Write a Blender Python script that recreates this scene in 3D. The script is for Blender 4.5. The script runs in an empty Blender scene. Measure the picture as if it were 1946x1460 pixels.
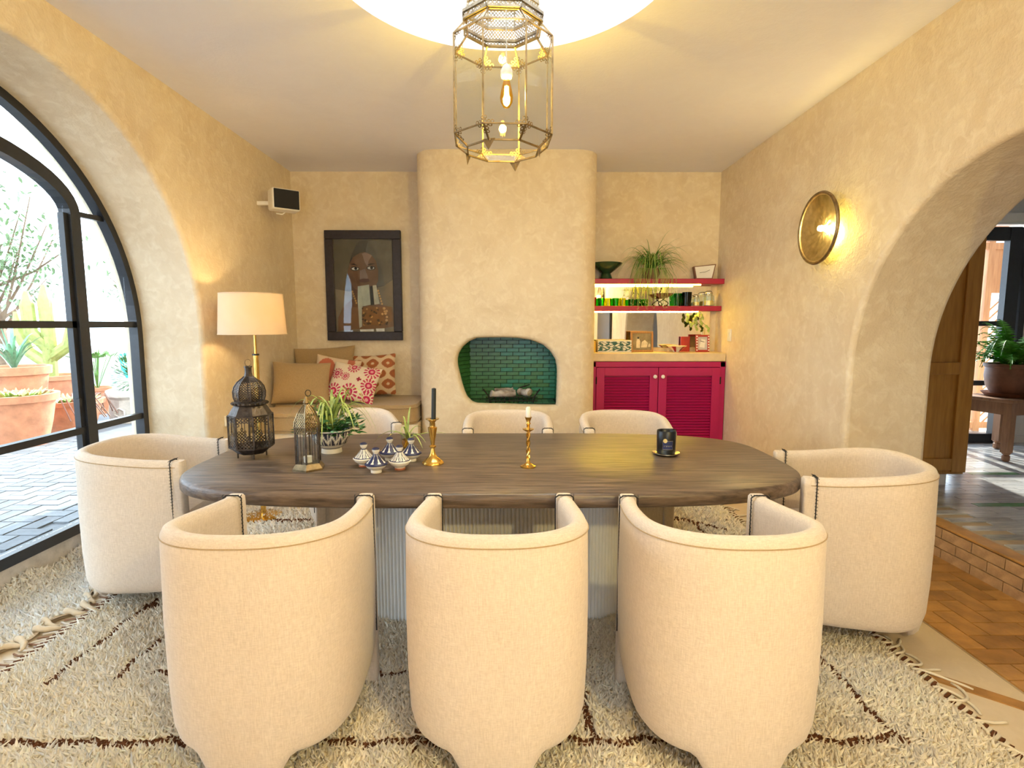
import bpy, bmesh, math, random
import numpy as np
from mathutils import Vector, Matrix
random.seed(7); np.random.seed(7)
R = math.radians; PI = math.pi
S = bpy.context.scene
COL = S.collection

# ------------------------------------------------------------ camera, light, exposure
cam = bpy.data.cameras.new('camera'); cam.sensor_width = 36; cam.lens = 36*1040/1946
cam.clip_start = .05; cam.clip_end = 200
co = bpy.data.objects.new('camera', cam); COL.objects.link(co)
co.location = (0, 0, 1.42); co.rotation_euler = (R(90)-math.atan(113/1040), 0, R(-.275))
S.camera = co
S.view_settings.view_transform = 'Standard'; S.view_settings.look = 'None'
S.view_settings.gamma = 1; S.view_settings.use_curve_mapping = False
S.view_settings.exposure = 1.32
S.cycles.use_denoising = True
S.cycles.max_bounces = 9; S.cycles.diffuse_bounces = 5; S.cycles.use_adaptive_sampling = True; S.cycles.adaptive_threshold = .02; S.cycles.glossy_bounces = 4; S.cycles.transparent_max_bounces = 24
S.cycles.caustics_reflective = False; S.cycles.caustics_refractive = False
S.cycles.sample_clamp_indirect = 6
W = bpy.data.worlds.new('sky'); S.world = W; W.use_nodes = True
bg = W.node_tree.nodes['Background']; bg.inputs[0].default_value = (.72, .86, 1.0, 1); bg.inputs[1].default_value = 3.1
sun = bpy.data.lights.new('sun', 'SUN'); sun.energy = 5; sun.angle = R(1.5); sun.color = (1, .93, .8)
so = bpy.data.objects.new('sun', sun); COL.objects.link(so)
so.rotation_euler = Vector((.15, .9, .45)).to_track_quat('Z', 'Y').to_euler()
def portal(name, loc, rot, sx, sy):
    l = bpy.data.lights.new(name, 'AREA'); l.shape = 'RECTANGLE'; l.size = sx; l.size_y = sy
    l.cycles.is_portal = True
    o = bpy.data.objects.new(name, l); COL.objects.link(o); o.location = loc; o.rotation_euler = rot
portal('portal_door', (-2.72, 2.55, 1.45), (0, R(-90), 0), 2.7, 2.8)      # daylight openings of the room
portal('portal_skylight', (-.03, 2.44, 3.98), (0, 0, 0), 1.6, 1.6)
portal('portal_rear', (0, -3.1, 1.3), (R(90), 0, 0), 1.8, 2.6)  # sampling guide for the added rear window
portal('portal_side', (4.6, 5.75, 1.3), (R(-90), 0, 0), 1.3, 2.3)

# ------------------------------------------------------------ materials
MATS = {}
def nodes(name):
    m = bpy.data.materials.new(name); m.use_nodes = True
    nt = m.node_tree; b = nt.nodes['Principled BSDF']
    return m, nt, b
def N(nt, t, **k):
    n = nt.nodes.new(t)
    for a, v in k.items():
        if a in ('loc',): continue
        setattr(n, a, v)
    return n
def pm(name, col, rough=.6, metal=0, var=.12, scale=12, bump=0, bscale=60, spec=.5, stretch=None, col2=None, coat=0, vc=False, trans=0, detail=4):
    """procedural material: noise-mottled colour, fine bump"""
    m, nt, b = nodes(name); L = nt.links.new
    tc = N(nt, 'ShaderNodeTexCoord'); mp = N(nt, 'ShaderNodeMapping'); L(tc.outputs['Object'], mp.inputs[0])
    if stretch: mp.inputs['Scale'].default_value = stretch
    nz = N(nt, 'ShaderNodeTexNoise'); nz.inputs['Scale'].default_value = scale; nz.inputs['Detail'].default_value = detail; nz.inputs['Roughness'].default_value = .6
    L(mp.outputs[0], nz.inputs['Vector'])
    rp = N(nt, 'ShaderNodeValToRGB'); L(nz.outputs['Fac'], rp.inputs[0])
    c = np.array(col[:3]); d = np.array(col2) if col2 is not None else c*(1-var)
    e = c if col2 is not None else np.clip(c*(1+var), 0, 1)
    rp.color_ramp.elements[0].position = .3; rp.color_ramp.elements[1].position = .7
    rp.color_ramp.elements[0].color = (*d, 1); rp.color_ramp.elements[1].color = (*e, 1)
    if vc:
        at = N(nt, 'ShaderNodeAttribute'); at.attribute_name = 'Col'
        mx = N(nt, 'ShaderNodeMix'); mx.data_type = 'RGBA'; mx.blend_type = 'MULTIPLY'; mx.inputs[0].default_value = 1
        L(at.outputs['Color'], mx.inputs[6]); L(rp.outputs[0], mx.inputs[7]); L(mx.outputs[2], b.inputs['Base Color'])
    else:
        L(rp.outputs[0], b.inputs['Base Color'])
    b.inputs['Roughness'].default_value = rough; b.inputs['Metallic'].default_value = metal
    b.inputs['Specular IOR Level'].default_value = spec; b.inputs['Coat Weight'].default_value = coat
    if trans: b.inputs['Transmission Weight'].default_value = trans
    if bump:
        n2 = N(nt, 'ShaderNodeTexNoise'); n2.inputs['Scale'].default_value = bscale; n2.inputs['Detail'].default_value = 3
        L(mp.outputs[0], n2.inputs['Vector'])
        bp = N(nt, 'ShaderNodeBump'); bp.inputs['Strength'].default_value = bump; bp.inputs['Distance'].default_value = .01
        L(n2.outputs['Fac'], bp.inputs['Height']); L(bp.outputs[0], b.inputs['Normal'])
    MATS[name] = m
    return m
def emis(name, col, strength):
    m, nt, b = nodes(name)
    b.inputs['Base Color'].default_value = (*col, 1); b.inputs['Emission Color'].default_value = (*col, 1); b.inputs['Emission Strength'].default_value = strength
    MATS[name] = m; return m
def thin_glass(name, tint=(1, 1, 1), rough=.0, ior=1.45, refl=1.0):
    m = bpy.data.materials.new(name); m.use_nodes = True; nt = m.node_tree; nt.nodes.clear(); L = nt.links.new
    o = N(nt, 'ShaderNodeOutputMaterial'); t = N(nt, 'ShaderNodeBsdfTransparent'); g = N(nt, 'ShaderNodeBsdfGlossy')
    t.inputs[0].default_value = (*tint, 1); g.inputs['Roughness'].default_value = rough
    f = N(nt, 'ShaderNodeLayerWeight'); f.inputs[0].default_value = .5      # Schlick reflectance, same on both faces
    pw = N(nt, 'ShaderNodeMath'); pw.operation = 'POWER'; pw.inputs[1].default_value = 5; L(f.outputs['Facing'], pw.inputs[0])
    ml = N(nt, 'ShaderNodeMath'); ml.operation = 'MULTIPLY_ADD'; ml.inputs[1].default_value = .9; ml.inputs[2].default_value = .035; L(pw.outputs[0], ml.inputs[0])
    mx = N(nt, 'ShaderNodeMixShader'); L(ml.outputs[0], mx.inputs[0]); L(t.outputs[0], mx.inputs[1]); L(g.outputs[0], mx.inputs[2])
    L(mx.outputs[0], o.inputs[0]); MATS[name] = m; return m
def plaster(name, c1, c2, c3, rough=.75, bump=.5):
    m, nt, b = nodes(name); L = nt.links.new
    g = N(nt, 'ShaderNodeNewGeometry')
    n1 = N(nt, 'ShaderNodeTexNoise'); n1.inputs['Scale'].default_value = 2.2; n1.inputs['Detail'].default_value = 6; n1.inputs['Roughness'].default_value = .65; n1.inputs['Distortion'].default_value = 1.2
    n2 = N(nt, 'ShaderNodeTexNoise'); n2.inputs['Scale'].default_value = 16; n2.inputs['Detail'].default_value = 5; n2.inputs['Distortion'].default_value = .8
    n3 = N(nt, 'ShaderNodeTexNoise'); n3.inputs['Scale'].default_value = 75; n3.inputs['Detail'].default_value = 3
    for n in (n1, n2, n3): L(g.outputs['Position'], n.inputs['Vector'])
    r1 = N(nt, 'ShaderNodeValToRGB'); r1.color_ramp.elements[0].position = .32; r1.color_ramp.elements[1].position = .68
    r1.color_ramp.elements[0].color = (*c1, 1); r1.color_ramp.elements[1].color = (*c2, 1); L(n1.outputs['Fac'], r1.inputs[0])
    r2 = N(nt, 'ShaderNodeValToRGB'); r2.color_ramp.elements[0].position = .48; r2.color_ramp.elements[1].position = .72
    L(n2.outputs['Fac'], r2.inputs[0])
    mx = N(nt, 'ShaderNodeMix'); mx.data_type = 'RGBA'; L(r2.outputs[0], mx.inputs[0]); L(r1.outputs[0], mx.inputs[6]); mx.inputs[7].default_value = (*c3, 1)
    mm = N(nt, 'ShaderNodeMath'); mm.operation = 'MULTIPLY'; mm.inputs[1].default_value = .55; L(r2.outputs[0], mm.inputs[0]); L(mm.outputs[0], mx.inputs[0])
    L(mx.outputs[2], b.inputs['Base Color']); b.inputs['Roughness'].default_value = rough; b.inputs['Specular IOR Level'].default_value = .35
    ad = N(nt, 'ShaderNodeMath'); ad.operation = 'MULTIPLY_ADD'; L(n2.outputs['Fac'], ad.inputs[0]); ad.inputs[1].default_value = 1.6; L(n3.outputs['Fac'], ad.inputs[2])
    bp = N(nt, 'ShaderNodeBump'); bp.inputs['Strength'].default_value = bump; bp.inputs['Distance'].default_value = .006
    L(ad.outputs[0], bp.inputs['Height']); L(bp.outputs[0], b.inputs['Normal'])
    MATS[name] = m; return m
def fabric(name, c, c2, scale=1.0):
    m, nt, b = nodes(name); L = nt.links.new
    tc = N(nt, 'ShaderNodeTexCoord')
    def nz(st, sc):
        mp = N(nt, 'ShaderNodeMapping'); mp.inputs['Scale'].default_value = st; L(tc.outputs['Object'], mp.inputs[0])
        n = N(nt, 'ShaderNodeTexNoise'); n.inputs['Scale'].default_value = sc; n.inputs['Detail'].default_value = 3; L(mp.outputs[0], n.inputs['Vector']); return n
    a = nz((1, 1, 9), 55*scale); d = nz((9, 9, 1), 40*scale); big = nz((1, 1, 1), 5)
    s = N(nt, 'ShaderNodeMath'); s.operation = 'ADD'; L(a.outputs['Fac'], s.inputs[0]); L(d.outputs['Fac'], s.inputs[1])
    s2 = N(nt, 'ShaderNodeMath'); s2.operation = 'MULTIPLY_ADD'; L(big.outputs['Fac'], s2.inputs[0]); s2.inputs[1].default_value = .25; L(s.outputs[0], s2.inputs[2])
    mr = N(nt, 'ShaderNodeMapRange'); mr.inputs[1].default_value = .85; mr.inputs[2].default_value = 1.4; L(s2.outputs[0], mr.inputs[0])
    rp = N(nt, 'ShaderNodeValToRGB'); rp.color_ramp.elements[0].color = (*c2, 1); rp.color_ramp.elements[1].color = (*c, 1); L(mr.outputs[0], rp.inputs[0])
    L(rp.outputs[0], b.inputs['Base Color']); b.inputs['Roughness'].default_value = .9; b.inputs['Specular IOR Level'].default_value = .15
    b.inputs['Sheen Weight'].default_value = .25
    bp = N(nt, 'ShaderNodeBump'); bp.inputs['Strength'].default_value = .35; bp.inputs['Distance'].default_value = .002; L(s.outputs[0], bp.inputs['Height']); L(bp.outputs[0], b.inputs['Normal'])
    MATS[name] = m; return m

plaster('wall', (.71, .585, .41), (.81, .70, .52), (.89, .80, .63))
plaster('ceiling', (.78, .78, .90), (.81, .81, .93), (.81, .82, .94), rough=.85, bump=.12)
plaster('floor', (.62, .50, .34), (.70, .58, .41), (.72, .60, .44), rough=.35, bump=.1)
pm('shaft', (.93, .93, .92), .8, var=.02)
pm('black_steel', (.015, .016, .02), .35, var=.2, scale=30)
thin_glass('pane_glass', (.97, .99, 1)); thin_glass('lantern_glass', (.93, .95, .94), refl=1)
thin_glass('clear_glass', (.95, .98, .96)); thin_glass('green_glass', (.25, .75, .12)); thin_glass('yellow_glass', (.85, .85, .12)); thin_glass('red_glass', (.7, .05, .05))
thin_glass('smoke_glass', (.02, .06, .05))
fabric('linen', (.75, .645, .535), (.61, .51, .41))
fabric('canvas', (.45, .32, .17), (.36, .25, .125))
pm('stitch', (.02, .02, .022), .8)
pm('table_wood', (.205, .145, .105), .36, var=0, scale=4.5, stretch=(1, 11, 11), col2=(.042, .028, .022), bump=.25, bscale=9, detail=9)
pm('flute', (.70, .69, .66), .6, var=.06, scale=6)
pm('brass', (.72, .46, .12), .22, 1, var=.15, scale=20)
pm('old_brass', (.27, .20, .11), .38, 1, var=.35, scale=25)
pm('old_tin', (.085, .07, .062), .45, .9, var=.5, scale=22, bump=.3, bscale=70)
pm('tin', (.52, .50, .46), .32, 1, var=.35, scale=18)
pm('candle_black', (.012, .018, .02), .4); pm('candle_white', (.85, .82, .74), .5, var=.05)
pm('magenta', (.40, .002, .095), .45, var=.08, scale=5); pm('crimson', (.38, .003, .05), .4, var=.1)
pm('counter', (.70, .56, .36), .5, var=.12, scale=8, bump=.2)
pm('white_plastic', (.82, .80, .76), .4, var=.03); pm('speaker_cloth', (.012, .012, .014), .85, var=.2, scale=200)
pm('frame_black', (.02, .015, .022), .45, var=.3, scale=30)
pm('green_tile', (.045, .17, .055), .3, var=.35, scale=9, bump=.15, bscale=30); pm('green_tile_b', (.022, .20, .115), .3, var=.3, scale=9, bump=.15, bscale=30)
pm('grout', (.012, .03, .018), .9); pm('iron', (.02, .018, .016), .6, .6)
pm('birch', (.75, .70, .64), .8, col2=(.12, .08, .06), scale=14, stretch=(.4, 1, 1), bump=.6, bscale=25)
pm('terracotta', (.60, .24, .12), .8, var=.25, scale=8, bump=.2); pm('terracotta_floor', (.47, .245, .07), .45, var=.3, scale=7, bump=.2); pm('terracotta_floor_b', (.36, .18, .05), .5, var=.3, scale=7, bump=.2)
pm('brick', (.50, .32, .17), .75, var=.25, scale=15, bump=.4); pm('mortar', (.46, .36, .24), .9)
pm('marble', (.62, .62, .62), .22, var=0, scale=5, stretch=(1.2, 5, 5), col2=(.36, .38, .40)); pm('marble_b', (.47, .47, .45), .25, var=0, scale=5, stretch=(1.2, 5, 5), col2=(.26, .27, .28)); pm('marble_green', (.10, .26, .12), .25, var=.3)
pm('pine', (.50, .25, .045), .45, var=0, scale=4, stretch=(9, 9, .9), col2=(.33, .14, .02), detail=7)
pm('pine_light', (.66, .36, .17), .55, var=0, scale=4, stretch=(9, 9, .9), col2=(.48, .22, .09)); pm('stool_wood', (.40, .21, .11), .5, var=0, scale=5, stretch=(8, 8, 1), col2=(.24, .115, .06))
pm('clay', (.22, .10, .065), .55, var=.35, scale=6)
pm('leaf', (.10, .26, .035), .45, var=.4, scale=20); pm('leaf_dark', (.035, .13, .03), .4, var=.4, scale=20); pm('leaf_pale', (.36, .45, .12), .45, var=.35, scale=20); pm('leaf_blue', (.16, .33, .20), .45, var=.3, scale=20)
pm('fern_leaf', (.09, .33, .025), .5, var=.4, scale=12); pm('olive_leaf', (.22, .32, .16), .6, var=.4)
pm('soil', (.03, .02, .015), .95)
pm('vcol', (1, 1, 1), .45, var=.03, vc=True); pm('vcloth', (1, 1, 1), .9, var=.06, scale=60, vc=True, bump=.3, bscale=250); pm('wool', (1, 1, 1), .95, var=.08, scale=40, vc=True, spec=.1)
pm('paver', (.19, .21, .225), .7, var=.2, scale=6, bump=.3); pm('paver_b', (.14, .155, .17), .7, var=.2, scale=6, bump=.3)
pm('green_glaze', (.015, .05, .022), .18, var=.3); pm('wood_frame', (.42, .20, .05), .45, var=.2, stretch=(8, 1, 1)); pm('red_frame', (.40, .03, .02), .4, var=.2)
pm('paper_white', (.8, .78, .74), .7, var=.04); pm('yellow_paint', (.75, .50, .05), .5, var=.1); pm('turquoise', (.02, .55, .52), .5, var=.05); pm('cactus', (.42, .47, .14), .6, var=.25)
pm('candle_jar', (.006, .008, .012), .35); pm('gold', (.85, .68, .3), .4, .5); pm('navy', (.02, .03, .12), .6); pm('silver', (.6, .6, .58), .25, 1)
pm('stone', (.55, .50, .44), .8, var=.2, bump=.4); pm('bark', (.20, .13, .08), .9, var=.3, bump=.6); pm('reed', (.38, .26, .17), .9, var=.3, stretch=(1, 14, 14), scale=6)
pm('dark_board', (.025, .018, .015), .5, var=.3)
m = bpy.data.materials.new('mirror'); m.use_nodes = True; b_ = m.node_tree.nodes['Principled BSDF']; b_.inputs['Metallic'].default_value = 1; b_.inputs['Roughness'].default_value = .01; b_.inputs['Base Color'].default_value = (.86, .86, .84, 1); MATS['mirror'] = m
emis('bulb_warm', (1, .66, .22), 30); emis('filament', (1, .72, .2), 40); emis('led', (1, .72, .06), 26)
thin_glass('amber_glass', (1, .72, .12))
# lampshade: paper that lets light through
m = bpy.data.materials.new('shade'); m.use_nodes = True; nt = m.node_tree; nt.nodes.clear(); L = nt.links.new
o_ = N(nt, 'ShaderNodeOutputMaterial'); d_ = N(nt, 'ShaderNodeBsdfDiffuse'); t_ = N(nt, 'ShaderNodeBsdfTranslucent'); x_ = N(nt, 'ShaderNodeMixShader'); x_.inputs[0].default_value = .45
tc_ = N(nt, 'ShaderNodeTexCoord'); nz_ = N(nt, 'ShaderNodeTexNoise'); nz_.inputs['Scale'].default_value = 7; L(tc_.outputs['Object'], nz_.inputs['Vector'])
rp_ = N(nt, 'ShaderNodeValToRGB'); rp_.color_ramp.elements[0].color = (.84, .70, .52, 1); rp_.color_ramp.elements[1].color = (.9, .80, .64, 1); L(nz_.outputs['Fac'], rp_.inputs[0])
L(rp_.outputs[0], d_.inputs[0]); L(rp_.outputs[0], t_.inputs[0]); L(d_.outputs[0], x_.inputs[1]); L(t_.outputs[0], x_.inputs[2]); L(x_.outputs[0], o_.inputs[0]); MATS['shade'] = m

# ------------------------------------------------------------ mesh helpers
class B:
    def __init__(s): s.v = []; s.f = []
    def add(s, v, f):
        n = len(s.v); s.v += [tuple(p) for p in v]; s.f += [tuple(i+n for i in q) for q in f]; return s
    def box(s, c, d, rz=0, M=None):
        x, y, z = d[0]/2, d[1]/2, d[2]/2
        P = [Vector(p) for p in ((-x,-y,-z),(x,-y,-z),(x,y,-z),(-x,y,-z),(-x,-y,z),(x,-y,z),(x,y,z),(-x,y,z))]
        if M is None: M = Matrix.Rotation(rz, 3, 'Z') if rz else None
        P = [(M @ p if M else p)+Vector(c) for p in P]
        return s.add(P, [(0,3,2,1),(4,5,6,7),(0,1,5,4),(1,2,6,5),(2,3,7,6),(3,0,4,7)])
    def bar(s, a, b, w, h=None):
        """square bar from a to b"""
        a, b = Vector(a), Vector(b); d = b-a; q = d.to_track_quat('Z', 'Y').to_matrix()
        return s.box((a+b)/2, (w, h or w, d.length), M=q)
    def lathe(s, prof, seg=24, c=(0,0,0), sx=1, sy=1, rot=0, close=True):
        n = len(s.v); k = len(prof)
        for r, z in prof:
            for i in range(seg):
                a = 2*PI*i/seg+rot; s.v.append((c[0]+sx*r*math.cos(a), c[1]+sy*r*math.sin(a), c[2]+z))
        for j in range(k-1):
            for i in range(seg):
                i2 = (i+1) % seg
                s.f.append((n+j*seg+i, n+j*seg+i2, n+(j+1)*seg+i2, n+(j+1)*seg+i))
        if close:
            if prof[0][0] > 1e-4: s.f.append(tuple(n+i for i in reversed(range(seg))))
            if prof[-1][0] > 1e-4: s.f.append(tuple(n+(k-1)*seg+i for i in range(seg)))
        return s
    def tube(s, pts, r, seg=6, closed=False):
        pts = [Vector(p) for p in pts]; n = len(pts); base = len(s.v)
        rr = r if hasattr(r, '__len__') else [r]*n
        up = Vector((0,0,1)); prev = None
        for i in range(n):
            a = pts[i-1] if (i > 0 or closed) else pts[0]; b = pts[(i+1) % n] if (i < n-1 or closed) else pts[-1]
            t = (b-a).normalized() if (b-a).length > 1e-9 else Vector((0,0,1))
            if prev is None:
                u = t.cross(up) if abs(t.z) < .95 else t.cross(Vector((1,0,0)))
            else:
                u = prev - t*prev.dot(t)
            u.normalize(); prev = u; w = t.cross(u)
            for k in range(seg):
                an = 2*PI*k/seg; s.v.append(tuple(pts[i]+(u*math.cos(an)+w*math.sin(an))*rr[i]))
        for i in range(n if closed else n-1):
            for k in range(seg):
                k2 = (k+1) % seg; i2 = (i+1) % n
                s.f.append((base+i*seg+k, base+i*seg+k2, base+i2*seg+k2, base+i2*seg+k))
        if not closed:
            s.f.append(tuple(base+k for k in reversed(range(seg)))); s.f.append(tuple(base+(n-1)*seg+k for k in range(seg)))
        return s
    def prism(s, poly, f0, f1):
        """poly = list of 2D pts; f0/f1 map (u,v)->3D for the two caps"""
        n = len(poly); a = [f0(*p) for p in poly]; b = [f1(*p) for p in poly]
        return s.add(a+b, [tuple(reversed(range(n))), tuple(range(n, 2*n))]+[(i, (i+1) % n, n+(i+1) % n, n+i) for i in range(n)])
    def grid(s, P, nu, nv, cu=False, cv=False):
        n = len(s.v); s.v += [tuple(p) for p in P]
        for i in range(nu if cu else nu-1):
            for j in range(nv if cv else nv-1):
                a, b_, c, d = i*nv+j, ((i+1) % nu)*nv+j, ((i+1) % nu)*nv+(j+1) % nv, i*nv+(j+1) % nv
                s.f.append((n+a, n+b_, n+c, n+d))
        return s
    def mesh(s, name, mat, smooth=None):
        me = bpy.data.meshes.new(name); me.from_pydata(s.v, [], s.f); me.update()
        bm = bmesh.new(); bm.from_mesh(me); bmesh.ops.recalc_face_normals(bm, faces=bm.faces); bm.to_mesh(me); bm.free()
        if mat: me.materials.append(MATS[mat])
        if smooth is not None:
            me.polygons.foreach_set('use_smooth', [True]*len(me.polygons))
            if smooth < 180: me.set_sharp_from_angle(angle=R(smooth))
        return me
    def build(s, name, mat, parent=None, smooth=None, bevel=0, loc=None, rot=None, seg=2, kind=None, label=None, cat=None, group=None):
        o = bpy.data.objects.new(name, s.mesh(name, mat, smooth)); COL.objects.link(o)
        if parent: o.parent = parent
        if loc: o.location = loc
        if rot: o.rotation_euler = rot
        if bevel:
            m = o.modifiers.new('bevel', 'BEVEL'); m.width = bevel; m.segments = seg; m.limit_method = 'ANGLE'; m.angle_limit = R(40)
            o.data.polygons.foreach_set('use_smooth', [True]*len(o.data.polygons)); o.data.set_sharp_from_angle(angle=R(50))
            m.harden_normals = False
        if kind: o['kind'] = kind
        tag(o, label, cat, group)
        return o
def tag(o, label=None, cat=None, group=None):
    if label: o['label'] = label
    if cat: o['category'] = cat
    if group: o['group'] = group
    return o
def thing(name, label, cat, loc=(0,0,0), rz=0, group=None):
    o = bpy.data.objects.new(name, None); COL.objects.link(o); o.empty_display_size = .05
    o.location = loc; o.rotation_euler = (0, 0, rz); return tag(o, label, cat, group)
def link(me, name, parent=None, loc=(0,0,0), rot=(0,0,0), scale=(1,1,1)):
    o = bpy.data.objects.new(name, me); COL.objects.link(o); o.parent = parent; o.location = loc; o.rotation_euler = rot; o.scale = scale; return o
def dup(root, loc, rz, label, group=None):
    r = root.copy(); COL.objects.link(r); r.location = loc; r.rotation_euler = (0, 0, rz); tag(r, label, None, group)
    for ch in root.children:
        c = ch.copy(); COL.objects.link(c); c.parent = r
        for g in ch.children:
            d = g.copy(); COL.objects.link(d); d.parent = c
    return r
def vcol(o, fn):
    """per-vertex colour print: fn(x,y,z)->rgb"""
    me = o.data; a = me.color_attributes.new('Col', 'FLOAT_COLOR', 'POINT')
    buf = np.ones((len(me.vertices), 4), dtype=np.float32)
    for i, v in enumerate(me.vertices): buf[i, :3] = fn(*v.co)
    a.data.foreach_set('color', buf.ravel()); return o
def point(name, loc, e, col, r=.03, parent=None):
    l = bpy.data.lights.new(name, 'POINT'); l.energy = e; l.color = col; l.shadow_soft_size = r
    o = bpy.data.objects.new(name, l); COL.objects.link(o); o.location = loc; o.parent = parent; return o
def sup(a, b, n, k=96):
    """superellipse outline"""
    out = []
    for i in range(k):
        t = 2*PI*i/k; c, s_ = math.cos(t), math.sin(t)
        out.append((a*math.copysign(abs(c)**(2/n), c), b*math.copysign(abs(s_)**(2/n), s_)))
    return out
pm('dish_brass', (.50, .40, .20), .28, 1, var=.2, scale=25)
pm('crown_metal', (.26, .22, .16), .4, .9, var=.4, scale=20)

# ------------------------------------------------------------ the room shell
XL, XR, YB, YF, ZC = -2.16, 2.10, 5.60, -3.0, 2.92
def arch_wall(name, x0, x1, yc, zc, rad, z0=0.0, ylo=YF-.1, yhi=YB+.1, top=ZC+.15):
    pts = [(ylo, -.1), (yc-rad, -.1)]
    pts += [(yc-rad*math.cos(PI*i/48), zc+rad*math.sin(PI*i/48)) for i in range(49)]
    pts += [(yc+rad, -.1), (yhi, -.1), (yhi, top), (ylo, top)]
    b = B().prism(pts, lambda u, v: (x0, u, v), lambda u, v: (x1, u, v))
    return b.build(name, 'wall', bevel=.03, seg=4, kind='structure')
arch_wall('wall_left', XL, -2.72, 2.55, 1.35, 1.33)
arch_wall('wall_right', XR, 2.62, 2.266, 1.115, 1.10)
B().box((0, YB+.15, 1.5), (5.2, .3, 3.2)).build('wall_back', 'wall', kind='structure')
# wall behind the camera; its unseen glazed arch is added for daylight
pts = [(-2.3, -.1), (-.85, -.1)]+[(-.85*math.cos(PI*i/32), 1.0+1.5*math.sin(PI*i/32)) for i in range(33)]+[(.85, -.1), (2.3, -.1), (2.3, 3.1), (-2.3, 3.1)]
B().prism(pts, lambda u, v: (u, YF, v), lambda u, v: (u, YF-.35, v)).build('wall_rear', 'wall', kind='structure')
w2 = thing('window_added', None, None, (0, YF-.2, 0)); w2['kind'] = 'structure'
fb = B()
fb.tube([(-.82, 0, 0), (-.82, 0, 1.0)]+[(-.82*math.cos(PI*i/24), 0, 1.0+1.47*math.sin(PI*i/24)) for i in range(25)]+[(.82, 0, 0)], .03, 4)
for x in (-.28, .28): fb.box((x, 0, 1.2), (.05, .05, 2.4))
fb.box((0, 0, 1.0), (1.64, .05, .05)); fb.build('window_frame', 'black_steel', w2)
B().prism([(-.80, 0), (-.80, 1.0)]+[(-.80*math.cos(PI*i/24), 1.0+1.45*math.sin(PI*i/24)) for i in range(1, 24)]+[(.80, 1.0), (.80, 0)], lambda u, v: (u, -.003, v), lambda u, v: (u, .003, v)).build('pane', 'pane_glass', w2)
# floor: hall, then the raised floors either side come separately
fl = B().box((0, 1.3, -.05), (5.3, 8.9, .1)).build('floor', 'floor', kind='structure')
B().box((0, 0, 0), (.055, .62, .006)).build('floor_inlay', 'terracotta_floor_b', fl, loc=(1.84, 1.96, .002), rot=(0, 0, R(50)))
# ceiling with the round skylight shaft
n = 96; cy, cr = 2.44, .755
b = B(); V = []
hx, hy0, hy1 = 2.4, YF-.2, YB+.2
outer = []
for i in range(n):
    a = 2*PI*i/n; dx, dy = math.cos(a), math.sin(a)
    t = min((hx/abs(dx) if abs(dx) > 1e-6 else 1e9), ((hy1-cy)/dy if dy > 1e-6 else ((hy0-cy)/dy if dy < -1e-6 else 1e9)))
    outer.append((dx*t, cy+dy*t))
P = [[(-.03+cr*math.cos(2*PI*i/n), cy+cr*math.sin(2*PI*i/n), ZC) for i in range(n)], [(o[0], o[1], ZC) for o in outer],
     [(o[0], o[1], ZC+.2) for o in outer], [(-.03+cr*math.cos(2*PI*i/n), cy+cr*math.sin(2*PI*i/n), ZC+.2) for i in range(n)]]
b.grid([p for r in P for p in r], 4, n, cu=True, cv=True)
# rectangle corners left open by the fan: close them with overlapping strips
ce = b.build('ceiling', 'ceiling', kind='structure')
sh = B().lathe([(cr, .005), (cr+.002, .95), (cr+.06, .95), (cr+.06, .005), (cr, .005)], 96, close=False).build('trim_1', 'shaft', smooth=40, loc=(-.03, cy, ZC), kind='structure')
dm = B(); dm.lathe([(cr+.05, 0), (cr*.95, .12), (cr*.75, .24), (cr*.4, .33), (0.001, .36)], 48, close=False)
dm.build('skylight_pane', 'pane_glass', sh, smooth=180, loc=(0, 0, .96))

# chimney breast with the tiled fire opening
CO = [(-0.298,1.301),(-0.172,1.306),(-0.047,1.306),(0.079,1.301),(0.205,1.281),(0.306,1.241),(0.373,1.182),(0.42,1.107),(0.435,1.031),(0.435,0.912),(0.432,0.784),(0.428,0.69),(0.293,0.69),(0.123,0.694),(-0.047,0.7),(-0.217,0.703),(-0.302,0.707),(-0.344,0.724),(-0.386,0.767),(-0.411,0.827),(-0.432,0.895),(-0.452,0.98),(-0.468,1.048),(-0.472,1.107),(-0.459,1.165),(-0.425,1.22),(-0.374,1.266)]
def resample(pts, k):
    p = [Vector(q) for q in pts]; L_ = [0]
    for i in range(len(p)): L_.append(L_[-1]+(p[(i+1) % len(p)]-p[i]).length)
    out = []
    for j in range(k):
        d = L_[-1]*j/k; i = max(x for x in range(len(p)) if L_[x] <= d)
        t = (d-L_[i])/(L_[i+1]-L_[i]); out.append(p[i].lerp(p[(i+1) % len(p)], t))
    return out
OP = resample(CO, 108); cxo = Vector((-.02, 1.0))
x0, x1, FY, rc = -.825, .785, 4.90, .20
fx0, fx1 = x0+rc, x1-rc
rings = []
outr = []
for p in OP:
    d = (p-cxo); t = min((fx1-cxo.x)/d.x if d.x > 1e-5 else ((fx0-cxo.x)/d.x if d.x < -1e-5 else 1e9), (ZC+.02-cxo.y)/d.y if d.y > 1e-5 else ((0-cxo.y)/d.y if d.y < -1e-5 else 1e9))
    outr.append(cxo+d*t)
rings.append([(p.x, FY, p.y) for p in outr])
for k_, dep in ((1.16, 0), (1.09, .002), (1.045, .010), (1.015, .026), (1.0, .05), (.995, .075)):
    rings.append([(cxo.x+(p.x-cxo.x)*k_, FY+dep, cxo.y+(p.y-cxo.y)*k_) for p in OP])
b = B().grid([p for r in rings for p in r], len(rings), 108, cv=True)
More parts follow.
